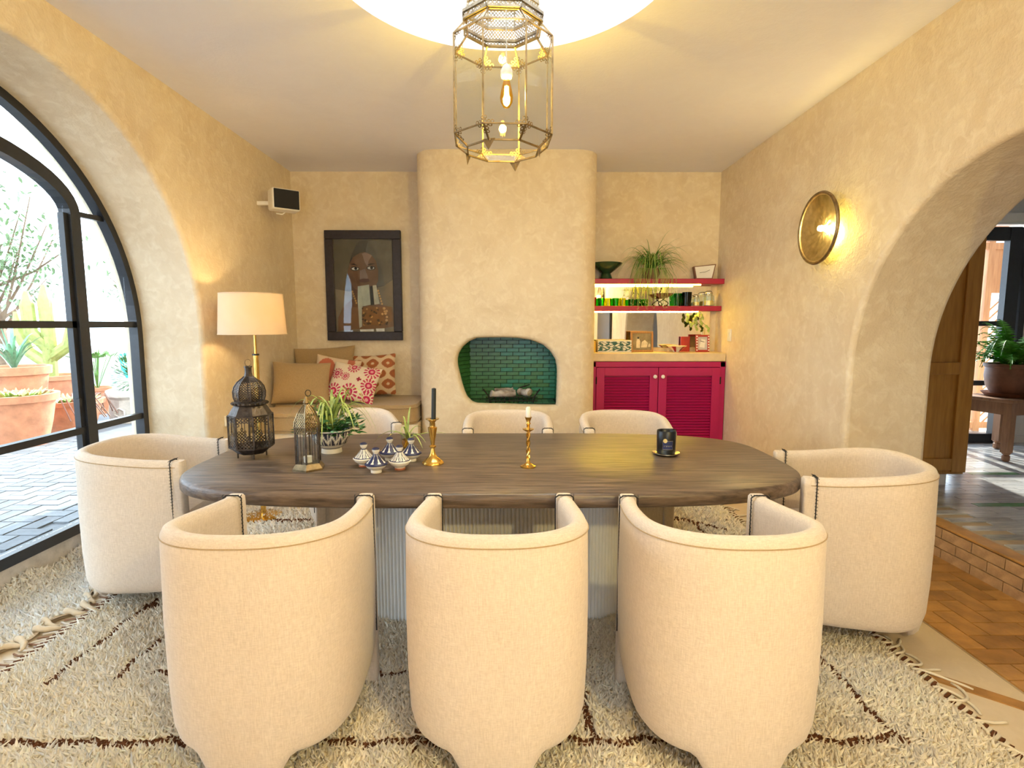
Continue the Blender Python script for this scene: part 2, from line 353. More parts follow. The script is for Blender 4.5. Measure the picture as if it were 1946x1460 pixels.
for sgn, xe, xf in ((-1, x0, fx0), (1, x1, fx1)):
    cur = [(xf+sgn*rc*math.sin(a), FY+rc-rc*math.cos(a)) for a in [PI/2*i/10 for i in range(11)]]+[(xe, YB+.02)]
    zs = [0, .6, 1.2, 1.8, 2.4, ZC+.02]
    b.grid([(x, y, z) for (x, y) in cur for z in zs], len(cur), len(zs))
# the fan leaves the flat zone's corners open: fill them with triangles
for (cx_, cz_) in ((fx0, ZC+.02), (fx1, ZC+.02), (fx0, 0), (fx1, 0)):
    i1 = None
    for i in range(108):
        a, c = outr[i], outr[(i+1) % 108]
        ea, ec = (abs(a.x-cx_) < 1e-4), (abs(c.x-cx_) < 1e-4); fa, fc = abs(a.y-cz_) < 1e-4, abs(c.y-cz_) < 1e-4
        if (ea and fc and not ec) or (fa and ec and not fc and not ea):
            b.add([(a.x, FY, a.y), (cx_, FY, cz_), (c.x, FY, c.y)], [(0, 1, 2)])
cb = b.build('wall_chimney', 'wall', smooth=60, kind='structure')
# ceiling corners likewise
b = B()
for (cx_, cy_) in ((-hx, hy0), (hx, hy0), (-hx, hy1), (hx, hy1)):
    for i in range(n):
        a, c = outer[i], outer[(i+1) % n]
        if (abs(a[0]-cx_) < 1e-4 and abs(c[1]-cy_) < 1e-4) or (abs(a[1]-cy_) < 1e-4 and abs(c[0]-cx_) < 1e-4):
            b.add([(a[0], a[1], ZC), (cx_, cy_, ZC), (c[0], c[1], ZC)], [(0, 1, 2)])
if b.f: b.build('ceiling_corner', 'ceiling', ce)
# firebox shell and its green bricks
bxx0, bxx1, bzz0, bzz1, bY = -.36, .45, .70, 1.36, 5.30
b = B(); 
b.box((.0, bY+.035, 1.0), (1.2, .03, 1.0)); b.box((-.01, 5.155, bzz0-.018), (1.1, .37, .03)); b.box((.0, 5.15, bzz1+.03), (1.15, .38, .03))
b.box((.475, 5.14, 1.0), (.03, .40, .75))
Mz = Matrix.Rotation(R(66), 3, 'Z')
b.box((-.490, 5.16, 1.0), (.42, .03, .75), M=Mz)
b.build('firebox', 'grout', cb)
bw, bh = .118, .038
bmA = B().box((0, 0, 0), (bw-.006, .014, bh-.005)).mesh('brick', 'green_tile'); bmB = B().box((0, 0, 0), (bw-.006, .014, bh-.005)).mesh('brick', 'green_tile_b')
rows = int((bzz1-bzz0)/bh)+1
for r in range(rows):
    z = bzz0+bh*(r+.5)
    for c in range(8):
        x = bxx0-.02+bw*(c+.5)-(bw/2 if r % 2 else 0)
        if x > .46: continue
        link(bmB if (x+random.uniform(-.25, .25)) > .12 else bmA, 'brick', cb, (x, bY+.012+random.uniform(-.002, .002), z))
    for c in range(3):
        t = (c+.5+(0 if r % 2 else .35))*bw; 
        if t > .34: continue
        # left cheek runs back and inwards
        px, py = -.545+.40*t, 4.985+.915*t
        link(bmA, 'brick', cb, (px+.014, py-.004, z), (0, 0, R(66)))
        link(bmB, 'brick', cb, (.452, 4.97+t, z), (0, 0, R(90)))
for r in range(7):
    for c in range(8):
        x = -.40+bw*(c+.5)-(bw/2 if r % 2 else 0)
        if x < .42: link(bmA if x < .1 else bmB, 'brick', cb, (x, 5.0+.038*r+.02, .692), (R(90), 0, 0))

# ------------------------------------------------------------ arched steel door to the terrace (left)
XD = -2.61; SILL = .17
rs = B().box((-2.66, 2.55, SILL/2), (.11, 2.9, SILL)).build('trim_2', 'stone', kind='structure', bevel=.008)
d1 = thing('door_1', None, None, (XD, 2.55, SILL)); d1['kind'] = 'structure'
ra, za = 1.33, 1.35-SILL
def arc(r, z, a0, a1, k): return [(0, r*math.cos(a0+(a1-a0)*i/k), z+r*math.sin(a0+(a1-a0)*i/k)) for i in range(k+1)]
fr = B()
def ribbon(pts, w, dpt, x=0):
    """flat steel section swept along pts in the YZ plane"""
    n_ = len(pts); L_ = []
    for i, p in enumerate(pts):
        a = Vector(pts[max(i-1, 0)]); c = Vector(pts[min(i+1, n_-1)]); t = (c-a).normalized(); nn = Vector((0, -t.z, t.y))
        p = Vector(p); L_.append([p+nn*w/2+Vector((x-dpt/2, 0, 0)), p+nn*w/2+Vector((x+dpt/2, 0, 0)), p-nn*w/2+Vector((x+dpt/2, 0, 0)), p-nn*w/2+Vector((x-dpt/2, 0, 0))])
    bb = B().grid([q for l in L_ for q in l], n_, 4, cv=True); bb.f.append((0, 1, 2, 3)); bb.f.append(tuple(4*(n_-1)+i for i in (3, 2, 1, 0))); return bb
ribbon([(0, 1.30, 0)]+arc(1.305, za, 0, PI, 40)+[(0, -1.30, 0)], .05, .06).build('outer_frame', 'black_steel', d1)
dm_ = .80   # door leaf posts
zt = 2.07-SILL
# inner door frame: posts and a shallow arched head
hd = [(0, dm_*math.cos(PI*i/24), zt+.29*math.sin(PI*i/24)) for i in range(25)]
ribbon([(0, dm_, 0)]+hd+[(0, -dm_, 0)], .075, .07).build('door_frame', 'black_steel', d1)
for sg in (1, -1):
    B().bar((0, sg*(dm_-.045), .02), (0, sg*(dm_-.045), zt), .035, .05).build('door_stile', 'black_steel', d1)
    B().bar((0, sg*.02, .02), (0, sg*.02, zt+.27), .035, .05).build('door_stile', 'black_steel', d1)
    B().bar((0, sg*.80, zt+.01), (0, sg*1.10, zt+.02), .03, .03).build('glazing_bar', 'black_steel', d1)
    for z in (.61, 1.42-SILL):
        B().bar((0, sg*.02, z), (0, sg*.78, z), .045 if z < 1 else .035, .04).build('glazing_bar', 'black_steel', d1)
        B().bar((0, sg*.83, z), (0, sg*1.30, z), .04 if z < 1 else .03, .04).build('glazing_bar', 'black_steel', d1)
    B().bar((0, sg*.0, .035), (0, sg*1.30, .035), .07, .06).build('bottom_rail', 'black_steel', d1)
    for (ya, yb_, z0, z1) in ((.03, .75, .07, .59), (.03, .75, .63, 1.23), (.03, .75, 1.27, 2.05), (.84, 1.28, .07, .59), (.84, 1.28, .63, 1.23), (.84, 1.22, 1.27, 1.68)):
        B().box((0, sg*(ya+yb_)/2, (z0+z1)/2), (.006, yb_-ya, z1-z0)).build('pane', 'pane_glass', d1)
B().prism([(p[1]*.96, zt+.02+(p[2]-zt)*.93) for p in hd], lambda u, v: (-.003, u, v), lambda u, v: (.003, u, v)).build('head_pane', 'pane_glass', d1)
for sg in (1, -1):
    P_ = []
    for i in range(17):
        t = (PI/2)*i/16; P_ += [(0, sg*.835*math.cos(t), zt+.04+.325*math.sin(t)), (0, sg*1.08*math.cos(t*.995), zt+.04+(1.28+za-zt-.04-.0)*math.sin(t)*.96)]
    B().grid(P_, 17, 2).build('fan_pane', 'pane_glass', d1)
B().box((.04, .70, .62+SILL), (.02, .02, .04)).build('latch', 'black_steel', d1)

# terrace
tr = B().box((-9.6, 5, .06), (13.8, 26, .20)).build('terrace', 'paver_b', kind='structure')
pa = B().box((0, 0, 0), (.205, .10, .03)).mesh('paver', 'paver'); pb = B().box((0, 0, 0), (.205, .10, .03)).mesh('paver', 'paver_b')
placed = []
for k in range(-60, 60):
    for l in range(-30, 40):
        # herringbone: pairs on a sheared lattice
        ox, oy = k*.11+l*.22, k*.11-l*.22
        for (dx, dy, rot) in ((0, 0, 0), (.165, -.055, 90)):
            x, y = -4.0+ox+dx-1.0, 4.2+oy+dy
            if -5.2 < x < -2.8 and 2.3 < y < 6.6 and abs(y-(-x)*1.02) < 1.15: placed.append(((x+2.7)**2+(y-3)**2, x, y, rot))
placed.sort()
for q, x, y, rot in placed[:300]:
    link(pa if random.random() < .6 else pb, 'paver', tr, (x, y, .158+random.uniform(-.002, .002)), (0, 0, R(rot)))

# ------------------------------------------------------------ side room beyond the right arch
ZS = .21
arf = B().box((2.30, 2.1, .002), (.63, 2.5, .004)).build('trim_3', 'mortar', kind='structure')
tA = B().box((0, 0, 0), (.206, .10, .01)).mesh('floor_tile', 'terracotta_floor'); tB = B().box((0, 0, 0), (.206, .10, .01)).mesh('floor_tile', 'terracotta_floor_b')
def clip(poly, ax, lim, keep_less):
    out = []
    for p, q in zip(poly, poly[1:]+poly[:1]):
        ip, iq = (p[ax] <= lim) == keep_less, (q[ax] <= lim) == keep_less
        if ip: out.append(p)
        if ip != iq: t = (lim-p[ax])/(q[ax]-p[ax]); out.append((p[0]+(q[0]-p[0])*t, p[1]+(q[1]-p[1])*t))
    return out
for k in range(-40, 40):
    for l in range(-20, 20):
        ox, oy = k*.106+l*.212, k*.106-l*.212
        for dx, dy, rot in ((0, 0, 0), (.159, -.053, 90)):
            x, y = 2.3+ox+dx, 2.4+oy+dy
            if not (1.85 < x < 2.75 and 1.3 < y < 3.36): continue
            hx_, hy_ = (.103, .05) if rot == 0 else (.05, .103)
            if x-hx_ > 1.99 and x+hx_ < 2.612: link(tA if random.random() < .65 else tB, 'floor_tile', arf, (x, y, .006), (0, 0, R(rot)))
            else:
                pp_ = clip(clip([(x-hx_, y-hy_), (x+hx_, y-hy_), (x+hx_, y+hy_), (x-hx_, y+hy_)], 0, 1.99, False), 0, 2.612, True)
                if len(pp_) > 2: B().prism(pp_, lambda u, v: (u, v, .001), lambda u, v: (u, v, .011)).build('floor_tile', 'terracotta_floor' if random.random() < .65 else 'terracotta_floor_b', arf)
sf = B().box((4.4, 3.2, ZS/2-.003), (3.55, 7.2, ZS)).build('floor_side', 'mortar', kind='structure')
rb = B().box((0, 0, 0), (.012, .205, .058)).mesh('brick', 'brick')
for r in range(3):
    for c in range(13):
        y = .95+.212*(c+(.5 if r % 2 else 0))
        link(rb, 'brick', sf, (2.624-.006+random.uniform(-.002, .002), y, .036+.064*r))
B().box((2.66, 2.26, ZS-.005), (.10, 2.3, .014)).build('step_nosing', 'terracotta_floor', sf, bevel=.004)
pk = [B().box((0, 0, 0), (.40, .066, .008)).mesh('floor_plank', mm) for mm in ('marble', 'marble_b', 'marble_green')]
cn = 0
for r in range(60):
    y = 2.30+.070*r
    for c in range(8):
        x = 2.93+.405*c-(.2 if r % 2 else 0)+random.uniform(-.0, .0)
        # keep to what shows through the arch
        if not (x > .70*y+.15 and x < .98*y+.45) or x < 2.9 or x > 5.6: continue
        if cn >= 300: continue
        q = random.random(); link(pk[0 if q < .62 else (1 if q < .975 else 2)], 'floor_plank', sf, (x, y, ZS+random.uniform(-.0005, .0005))); cn += 1
B().box((6.1, 3.0, 1.5), (.2, 8, 3.1)).build('wall_side_right', 'paper_white', kind='structure')
B().box((4.36, -.4, 1.5), (3.6, .2, 3.1)).build('wall_side_front', 'paper_white', kind='structure')
B().box((4.4, 3.0, 2.72), (3.6, 7, .1)).build('ceiling_side', 'ceiling', kind='structure')
b = B(); b.box((3.25, 5.62, 1.5), (1.3, .2, 3.0)); b.box((5.62, 5.62, 1.5), (1.0, .2, 3.0)); b.box((4.5, 5.62, 2.72), (1.4, .2, .6)); b.build('wall_side_back', 'paper_white', kind='structure')
B().box((4.5, 5.48, 2.455), (1.9, .14, .10)).build('trim_4', 'paper_white', kind='structure', bevel=.02)
B().box((5.55, 5.50, ZS+.04), (.86, .02, .08)).build('baseboard_side', 'paper_white', kind='structure')
d2 = thing('door_2', None, None, (4.5, 5.52, ZS)); d2['kind'] = 'structure'
for x, w in ((-.62, .09), (.50, .13), (.62, .06)): B().box((x, 0, 1.08), (w, .07, 2.16)).build('door_stile', 'black_steel', d2)
for z, h in ((2.10, .13), (1.22, .05), (.62, .05), (.05, .10)): B().box((-.05, 0, z), (1.2, .06, h)).build('door_rail', 'black_steel', d2)
for z0, z1 in ((.1, .6), (.65, 1.2), (1.25, 2.04)): B().box((-.06, .01, (z0+z1)/2), (1.0, .006, z1-z0)).build('pane', 'pane_glass', d2)
# wooden lattice shutter standing outside
lt = thing('lattice_screen', 'tall pale wooden lattice screen standing behind the black glazed door', 'screen', (5.42, 6.15, .0))
for x in (-.80, -.22, -.10, .48): B().box((x, 0, 1.3), (.07, .05, 2.45)).build('post', 'pine_light', lt)
for z in (.28, .16, 2.28, 2.5): B().box((-.2, 0, z), (1.35, .045, .07)).build('rail', 'pine_light', lt)
B().box((-.52, .01, 2.02), (.5, .02, .50)).build('panel', 'pine_light', lt); B().box((.16, .01, 2.02), (.5, .02, .5)).build('panel', 'pine_light', lt)
sl = B().bar((-.27, 0, -.27), (.27, 0, .27), .028, .018).mesh('slat', 'pine_light')
for cx_ in (-.52, .19):
    for k in range(14): link(sl, 'slat', lt, (cx_, .012, .52+.10*k))
B().box((4.6, 7.6, .05), (4, 3.6, .2)).build('terrace_side', 'stone', kind='structure')
# pine cupboard
cp = thing('cupboard', 'tall honey pine cupboard behind the right arch', 'cupboard', (3.08, 4.22, ZS))
B().box((0, 0, 1.13), (.66, .44, 2.08)).build('body', 'pine', cp, bevel=.006); B().box((-.03, 0, .045), (.5, .4, .09)).build('plinth', 'paper_white', cp)
dr = B()
dr.box((.275, -.23, 1.13), (.11, .02, 2.04)); dr.box((-.275, -.23, 1.13), (.11, .02, 2.04))
for z in (.17, .89, 2.08): dr.box((0, -.23, z), (.44, .02, .09))
dr.build('door', 'pine', cp, bevel=.004)
# stool, saucer, pot and fern
st = thing('stool', 'square wooden stool with turned feet carrying the fern pot', 'stool', (4.58, 4.98, ZS+.004), R(14))
B().box((0, 0, .535), (.56, .48, .03)).build('seat', 'stool_wood', st, bevel=.006)
ap = B()
for sx in (-1, 1): ap.box((sx*.24, 0, .465), (.025, .36, .11)); ap.box((0, sx*.20, .465), (.42, .025, .11))
ap.build('apron', 'stool_wood', st)
for sx in (-1, 1):
    for sy in (-1, 1):
        lg = B().box((sx*.24, sy*.2, .30), (.062, .062, .44)); lg.lathe([(.02, 0), (.03, .012), (.03, .05), (.022, .058), (.034, .072), (.03, .085)], 12, (sx*.24, sy*.2, 0)); lg.build('leg', 'stool_wood', st)
B().lathe([(.0, 0), (.17, 0), (.205, .035), (.195, .035), (.165, .012), (0, .012)], 32).build('saucer', 'clay', smooth=40, loc=(4.60, 4.98, ZS+.555), label='brown clay saucer under the fern pot on the stool', cat='saucer')
pt = thing('fern_pot', 'round brown glazed pot of green fern standing on the stool', 'potted plant', (4.60, 4.98, ZS+.57))
B().lathe([(.0, 0), (.13, 0), (.175, .08), (.19, .17), (.185, .25), (.20, .255), (.20, .285), (.175, .285), (.165, .24), (0, .24)], 32).build('pot', 'clay', pt, smooth=40)
def frond(b, base, ang, ln, rise, n_=16, lw=.05, droop=1.6):
    d = Vector((math.cos(ang), math.sin(ang), 0)); sd = Vector((-d.y, d.x, 0)); p = []
    for i in range(n_+1):
        t = i/n_; p.append(Vector(base)+d*(ln*t*(1-.15*t))+Vector((0, 0, rise*(t-droop*.5*t*t))))
    for i in range(n_):
        t = (i+.5)/n_; w = lw*math.sin(PI*min(1, .15+t*.9))+.006; a, c = p[i], p[i+1]; m_ = (a+c)/2; tg = (c-a)
        for s_ in (-1, 1):
            tip = m_+sd*s_*w+tg*.5+Vector((0, 0, -.2*w))
            b.add([a, tip, c], [(0, 1, 2)])
    b.tube(p, .0025, 3)
for k in range(64):
    fb_ = B(); frond(fb_, (0, 0, .25), random.uniform(0, 2*PI), random.uniform(.25, .55), random.uniform(.25, 1.0), lw=.06, droop=random.uniform(1.0, 2.2)); fb_.build('frond', 'fern_leaf', pt)

# ------------------------------------------------------------ barrel dining chair
HW, DP, TH = .296, .275, .058
def chair_plan(k=56):
    pts = []
    for i in range(9):
        y = DP*(1-i/9); pts.append((HW-.018*(y/DP)**2, y))
    for i in range(k-18+1):
        a = PI*i/(k-18); c, s_ = math.cos(a), math.sin(a)
        pts.append((HW*math.copysign(abs(c)**(2/2.5), c), -DP*abs(s_)**(2/2.5)))
    pts += [(-x, y) for x, y in reversed(pts[:9])]
    return pts
PL = chair_plan()
def plan_normals(P_):
    out = []
    for i in range(len(P_)):
        a = Vector(P_[max(i-1, 0)]); c = Vector(P_[min(i+1, len(P_)-1)]); t = (c-a)
        t = t.normalized() if t.length > 1e-9 else Vector((0, -1)); out.append(Vector((-t.y, t.x)))
    return out
NR = plan_normals(PL)
if NR[0].x < 0: NR = [-q for q in NR]
def smooth01(t): t = max(0, min(1, t)); return t*t*(3-2*t)
def rimz(y): return .757+.042*smooth01((DP-y)/(2*DP))
BZ = .10
def botz(x, y): return BZ*(1 if y > -.02 else smooth01((abs(x)-.075)/.085)) if y < -.02 else BZ
def chair_shell():
    P_ = []
    for (x, y), nn in zip(PL, NR):
        zt, zb = rimz(y), botz(x, y)
        prof = [(-TH, zb+.02), (-TH, .30), (-TH, zt-.05), (-TH, zt-.022), (-TH+.010, zt-.006), (-TH+.024, zt), (-.024, zt), (-.009, zt-.007), (0, zt-.026), (.001, zt-.10), (.004, zt-.3), (.002, .30), (-.004, zb+.07), (-.014, zb+.028), (-.03, zb+.006), (-.045, zb)]
        leg = 1-zb/BZ
        for o, z in prof:
            o2 = o
            if leg > 0 and z < .12: o2 = o
            P_.append((x+nn.x*o2, y+nn.y*o2, z))
    n_ = len(PL); k = 16
    b = B().grid(P_, n_, k, cv=True)
    b.f.append(tuple(range(k))); b.f.append(tuple((n_-1)*k+i for i in reversed(range(k))))
    return b
ch = thing('dining_chair', 'beige linen barrel chair nearest the camera, middle of the front row', 'chair', group='barrel chairs around the table')
chair_shell().build('shell', 'linen', ch, smooth=50)
for s_ in (1, -1):
    x, y = s_*(PL[0][0]-TH/2), DP-.02
    po = B(); prof = sup(TH/2+.003, .026, 4, 24)
    zz = [0, .01, .722, .746, .754]; sc_ = [.9, 1, 1, .97, .80]
    po.grid([(x+p[0]*q, y+.02+p[1]*q, z) for z, q in zip(zz, sc_) for p in prof], 5, 24, cv=True); po.f.append(tuple(reversed(range(24)))); po.f.append(tuple(96+i for i in range(24)))
    pp = po.build('arm_post', 'linen', ch, smooth=40)
    stt = B()   # black blanket stitch up both faces of the post and across its top
    ys = y-.004+.0
    for sx in (-1, 1):
        xs = x+sx*(TH/2+.0055)
        stt.tube([(xs, ys, .22), (xs, ys, (.750))], .0022, 4)
        for i in range(36): z = .225+.0152*i; stt.bar((xs, ys-.007, z), (xs, ys+.005, z+.004), .0022)
    stt.tube([(x-TH/2-.0055, ys, (.750)), (x-TH/2+.008, ys, .759), (x+TH/2-.008, ys, .759), (x+TH/2+.0055, ys, (.750))], .0028, 4)
    for i in range(5): stt.bar((x-.022+.011*i, ys-.007, .760), (x-.022+.011*i, ys+.006, .759), .0026)
    stt.build('stitching', 'stitch', pp)
# seam line just under the rim
B().tube([(x+nn.x*.0008, y+nn.y*.0008, rimz(y)-.03) for (x, y), nn in zip(PL, NR)], .0022, 5).build('seam', 'canvas', ch)
inn = [(x+nn.x*(-TH+.004), y+nn.y*(-TH+.004)) for (x, y), nn in zip(PL, NR)]
def seatpoly(z, k): return [(p[0]*k, (p[1]-.0)*k, z) for p in inn]
zs = [.145, .15, .42, .455, .47]; ks = [.97, 1, 1, .985, .93]
st_ = B().grid([q for z, k in zip(zs, ks) for q in seatpoly(z, k)], 5, len(inn), cv=True); st_.f.append(tuple(reversed(range(len(inn))))); st_.f.append(tuple(4*len(inn)+i for i in range(len(inn))))
st_.build('seat', 'linen', ch, smooth=40)
TX, TY = -.08, 2.69
CZ = .018
ch.location = (-.04, 1.765, CZ)
CG = 'barrel chairs around the table'
dup(ch, (-.80, 1.765, CZ), R(0), 'beige linen barrel chair nearest the camera, left of the front row', CG)
dup(ch, (.70, 1.755, CZ), R(0), 'beige linen barrel chair nearest the camera, right of the front row', CG)
dup(ch, (-1.875, 2.80, CZ), R(-86), 'pinkish linen barrel chair at the table end beside the arched glass door', CG)
dup(ch, (1.60, 2.45, CZ), R(77), 'beige linen barrel chair at the table end beside the brick step', CG)
dup(ch, (-.01, 3.615, CZ), R(180), 'beige linen barrel chair across the table in front of the fireplace', CG)
dup(ch, (.765, 3.60, CZ), R(176), 'beige linen barrel chair across the table in front of the magenta cabinet', CG)
dup(ch, (-1.08, 3.70, CZ), R(205), 'pinkish linen barrel chair across the table in front of the cushions', CG)

# ------------------------------------------------------------ table
tb = thing('dining_table', 'long oval dark wood dining table on a grey fluted base', 'table', (TX, TY, 0))
ol = sup(1.415, .612, 3.7, 160)
zz = [.700, .704, .712, .742, .754, .760]; ins = [.012, .004, 0, 0, .005, .014]
P_ = []
for z, d in zip(zz, ins): P_ += [(x*(1-d/1.4), y*(1-d/.61), z) for x, y in ol]
b = B().grid(P_, 6, 160, cv=True); b.f.append(tuple(reversed(range(160)))); b.f.append(tuple(5*160+i for i in range(160)))
b.build('tabletop', 'table_wood', tb, smooth=50)
ol = resample(sup(.64, .25, 3.2, 240), 172*6); nl = len(ol); P_ = []
for z in (0.02, .70):
    for i, p in enumerate(ol):
        t = (ol[(i+1) % nl]-ol[i-1]).normalized(); nn = Vector((t.y, -t.x)); h = abs(math.sin(PI*i/6))*.009
        P_.append((p.x+nn.x*h, p.y+nn.y*h, z))
b = B().grid(P_, 2, nl, cv=True); b.build('base', 'flute', tb, smooth=55)
TZ = .7605

# ------------------------------------------------------------ things on the table
def filigree(b, A, Bv, C, D, nx, ny, keep=None, th=.0015):
    """pierced sheet: cells with an octagonal hole between corners A(00) B(10) C(11) D(01)"""
    A, Bv, C, D = map(Vector, (A, Bv, C, D)); nrm = (Bv-A).cross(D-A).normalized()*th
    def at(u, v): return A.lerp(Bv, u).lerp(D.lerp(C, u), v)
    for i in range(nx):
        for j in range(ny):
            if keep and not keep((i+.5)/nx, (j+.5)/ny): continue
            o = []; q = []
            for k in range(8):
                a = PI/4*k+PI/8; c, s_ = math.cos(a), math.sin(a)
                m_ = max(abs(c), abs(s_)); o.append(at((i+.5+.5*c/m_)/nx, (j+.5+.5*s_/m_)/ny)); q.append(at((i+.5+.27*c)/nx, (j+.5+.27*s_)/ny))
            b.add(o+q, [(k, (k+1) % 8, 8+(k+1) % 8, 8+k) for k in range(8)])
def octa(r, z, n_=8, rot=PI/8): return [Vector((r*math.cos(2*PI*k/n_+rot), r*math.sin(2*PI*k/n_+rot), z)) for k in range(n_)]
# ornate lantern
ol_ = thing('moroccan_lantern', 'tall dark pierced metal lantern with bulbous dome and ring at table left', 'lantern', (-1.29, 2.70, TZ), R(8))
b = B(); r0, r1 = octa(.065, .022), octa(.102, .055); b.grid(r0+r1, 2, 8, cv=True); b.f.append(tuple(range(8)))
for k in range(0, 8, 2): b.bar((r0[k].x, r0[k].y, 0), (r0[k].x, r0[k].y, .03), .006)
b.build('base', 'old_tin', ol_)
b = B(); t0, t1 = octa(.102, .055), octa(.102, .215)
for k in range(8): b.bar(t0[k], t1[k], .007); b.bar(t0[k], t0[(k+1) % 8], .006); b.bar(t1[k], t1[(k+1) % 8], .006); b.bar((t0[k]+t0[(k+1) % 8])/2+Vector((0, 0, .07)), (t1[k]+t1[(k+1) % 8])/2, .003)
b.build('cage', 'old_tin', ol_)
b = B()
for k in range(8):
    A, C = t0[k], t0[(k+1) % 8]; D, Cc = t1[k], t1[(k+1) % 8]
    filigree(b, A, C, Cc, D, 5, 10, keep=lambda u, v: v < .2 or (v < .5 and abs(u-.5) < .42*(1-(v-.2)/.3)) or v > .82 or (v > .68 and abs(u-.5) > .38))
b.build('pierced_panel', 'old_tin', ol_, kind='stuff')
for k in range(8):
    A, C = t0[k]*.97, t0[(k+1) % 8]*.97
    B().add([(A.x, A.y, .056), (C.x, C.y, .056), (C.x, C.y, .214), (A.x, A.y, .214)], [(0, 1, 2, 3)]).build('pane', 'lantern_glass', ol_)
b = B(); rr = [octa(.102, .215), octa(.074, .262)]; b.grid(rr[0]+rr[1], 2, 8, cv=True); b.build('shoulder', 'old_tin', ol_)
b = B(); b.lathe([(.074, .262), (.080, .268), (.080, .278), (.072, .283)], 8, rot=PI/8)
for k in range(20): a = 2*PI*k/20; b.lathe([(.0, -.007), (.006, -.004), (.007, 0), (.006, .004), (0, .007)], 6, (.08*math.cos(a), .08*math.sin(a), .273))
b.build('collar', 'old_tin', ol_, smooth=40)
b = B(); pr = [(.066, .283), (.073, .305), (.074, .33), (.068, .355), (.052, .378), (.030, .396), (.020, .405)]
for (ra_, za_), (rb_, zb_) in zip(pr[:-1], pr[1:]):
    q0, q1 = octa(ra_, za_), octa(rb_, zb_)
    for k in range(8):
        if za_ > .37: b.add([q0[k], q0[(k+1) % 8], q1[(k+1) % 8], q1[k]], [(0, 1, 2, 3)])
        else: filigree(b, q0[k], q0[(k+1) % 8], q1[(k+1) % 8], q1[k], 4, 2)
for k in range(8): b.tube([octa(r_, z_)[k] for r_, z_ in pr], .003, 4)
b.lathe([(.020, .405), (.016, .425), (.016, .448), (.020, .450), (.018, .456), (.0, .458)], 8, rot=PI/8)
dm2 = b.build('dome', 'old_tin', ol_)
B().tube([(.014*math.cos(a), 0, .472+.017*math.sin(a)) for a in [2*PI*i/20 for i in range(20)]], .0018, 5, closed=True).build('ring', 'old_brass', dm2)
# small hexagonal lantern with a candle
sl_ = thing('candle_lantern', 'small hexagonal brass and glass lantern with pointed roof on the table', 'lantern', (-.925, 2.47, TZ), R(12))
h6 = lambda r_, z_: octa(r_, z_, 6, PI/6)
b = B(); b.grid(h6(.075, 0)+h6(.075, .008)+h6(.058, .03), 3, 6, cv=True); b.f.append(tuple(range(6))); b.f.append(tuple(12+i for i in range(6))); b.build('base', 'old_brass', sl_)
b = B(); q0, q1 = h6(.056, .03), h6(.056, .20)
for k in range(6): b.bar(q0[k], q1[k], .007); b.bar(q1[k], q1[(k+1) % 6], .006); b.bar((q0[k]+q0[(k+1) % 6])/2, (q1[k]+q1[(k+1) % 6])/2, .003)
b.build('cage', 'old_tin', sl_)
for k in range(6):
    A, C = q0[k]*.97, q0[(k+1) % 6]*.97
    B().add([(A.x, A.y, .03), (C.x, C.y, .03), (C.x, C.y, .17), (A.x, A.y, .17)], [(0, 1, 2, 3)]).build('pane', 'lantern_glass', sl_)
b = B(); pr = [(.057, .165), (.060, .20), (.056, .225), (.040, .262), (.018, .292), (.012, .298)]
for (ra_, za_), (rb_, zb_) in zip(pr[:-1], pr[1:]):
    a0, a1 = h6(ra_, za_), h6(rb_, zb_)
    for k in range(6): filigree(b, a0[k], a0[(k+1) % 6], a1[(k+1) % 6], a1[k], 5, 2)
for k in range(6): b.tube([h6(r_, z_)[k] for r_, z_ in pr], .0028, 4)
b.lathe([(.013, .296), (.008, .302), (.014, .306), (.006, .325), (.004, .335), (0, .336)], 8); rf = b.build('roof', 'old_brass', sl_)
B().tube([(.010+.012*math.cos(a), 0, .350+.014*math.sin(a)) for a in [2*PI*i/16 for i in range(16)]], .0018, 5, closed=True).build('ring', 'iron', rf)
B().lathe([(0, .031), (.020, .031), (.021, .058), (.012, .055), (0, .055)], 20).build('candle', 'candle_white', sl_, smooth=40)

# planter bowl
def blade(b, base, ang, ln, h, w, n_=9, droop=1.9, tw=0):
    d = Vector((math.cos(ang), math.sin(ang), 0)); sd = Vector((-d.y, d.x, 0)); L_, Rr, Cc = [], [], []
    for i in range(n_+1):
        t = i/n_; p = Vector(base)+d*ln*t+Vector((0, 0, h*(t*2-droop*t*t)))
        ww = w*(1-t)**.6*min(1, .45+t*3); L_.append(p+sd*ww+Vector((0, 0, ww*.5))); Rr.append(p-sd*ww+Vector((0, 0, ww*.5))); Cc.append(p)
    P_ = [q for tri in zip(L_, Cc, Rr) for q in tri]
    b.grid(P_, n_+1, 3)
def leaf_oval(b, c, dirv, ln, w, up=Vector((0, 0, 1))):
    d = Vector(dirv).normalized(); sd = d.cross(up)
    sd = sd.normalized() if sd.length > .01 else Vector((1, 0, 0)); nn = sd.cross(d)
    c = Vector(c); P_ = [c, c+d*ln*.3+sd*w*.5, c+d*ln*.7+sd*w*.42, c+d*ln, c+d*ln*.7-sd*w*.42, c+d*ln*.3-sd*w*.5, c+d*ln*.5+nn*w*.18]
    b.add(P_, [(0, 1, 6), (1, 2, 6), (2, 3, 6), (3, 4, 6), (4, 5, 6), (5, 0, 6)])
pb_ = thing('planter_bowl', 'blue and white patterned footed bowl of leafy green plants on the table', 'potted plant', (-.925, 2.80, TZ))
prof = [(0, 0), (.052, 0), (.050, .018), (.045, .022), (.078, .05), (.098, .085), (.103, .115), (.108, .118), (.108, .124), (.098, .124), (.09, .1), (0, .1)]
fine = []
for (a, c), (d, e) in zip(prof[:-1], prof[1:]):
    for k in range(5): fine.append((a+(d-a)*k/5, c+(e-c)*k/5))
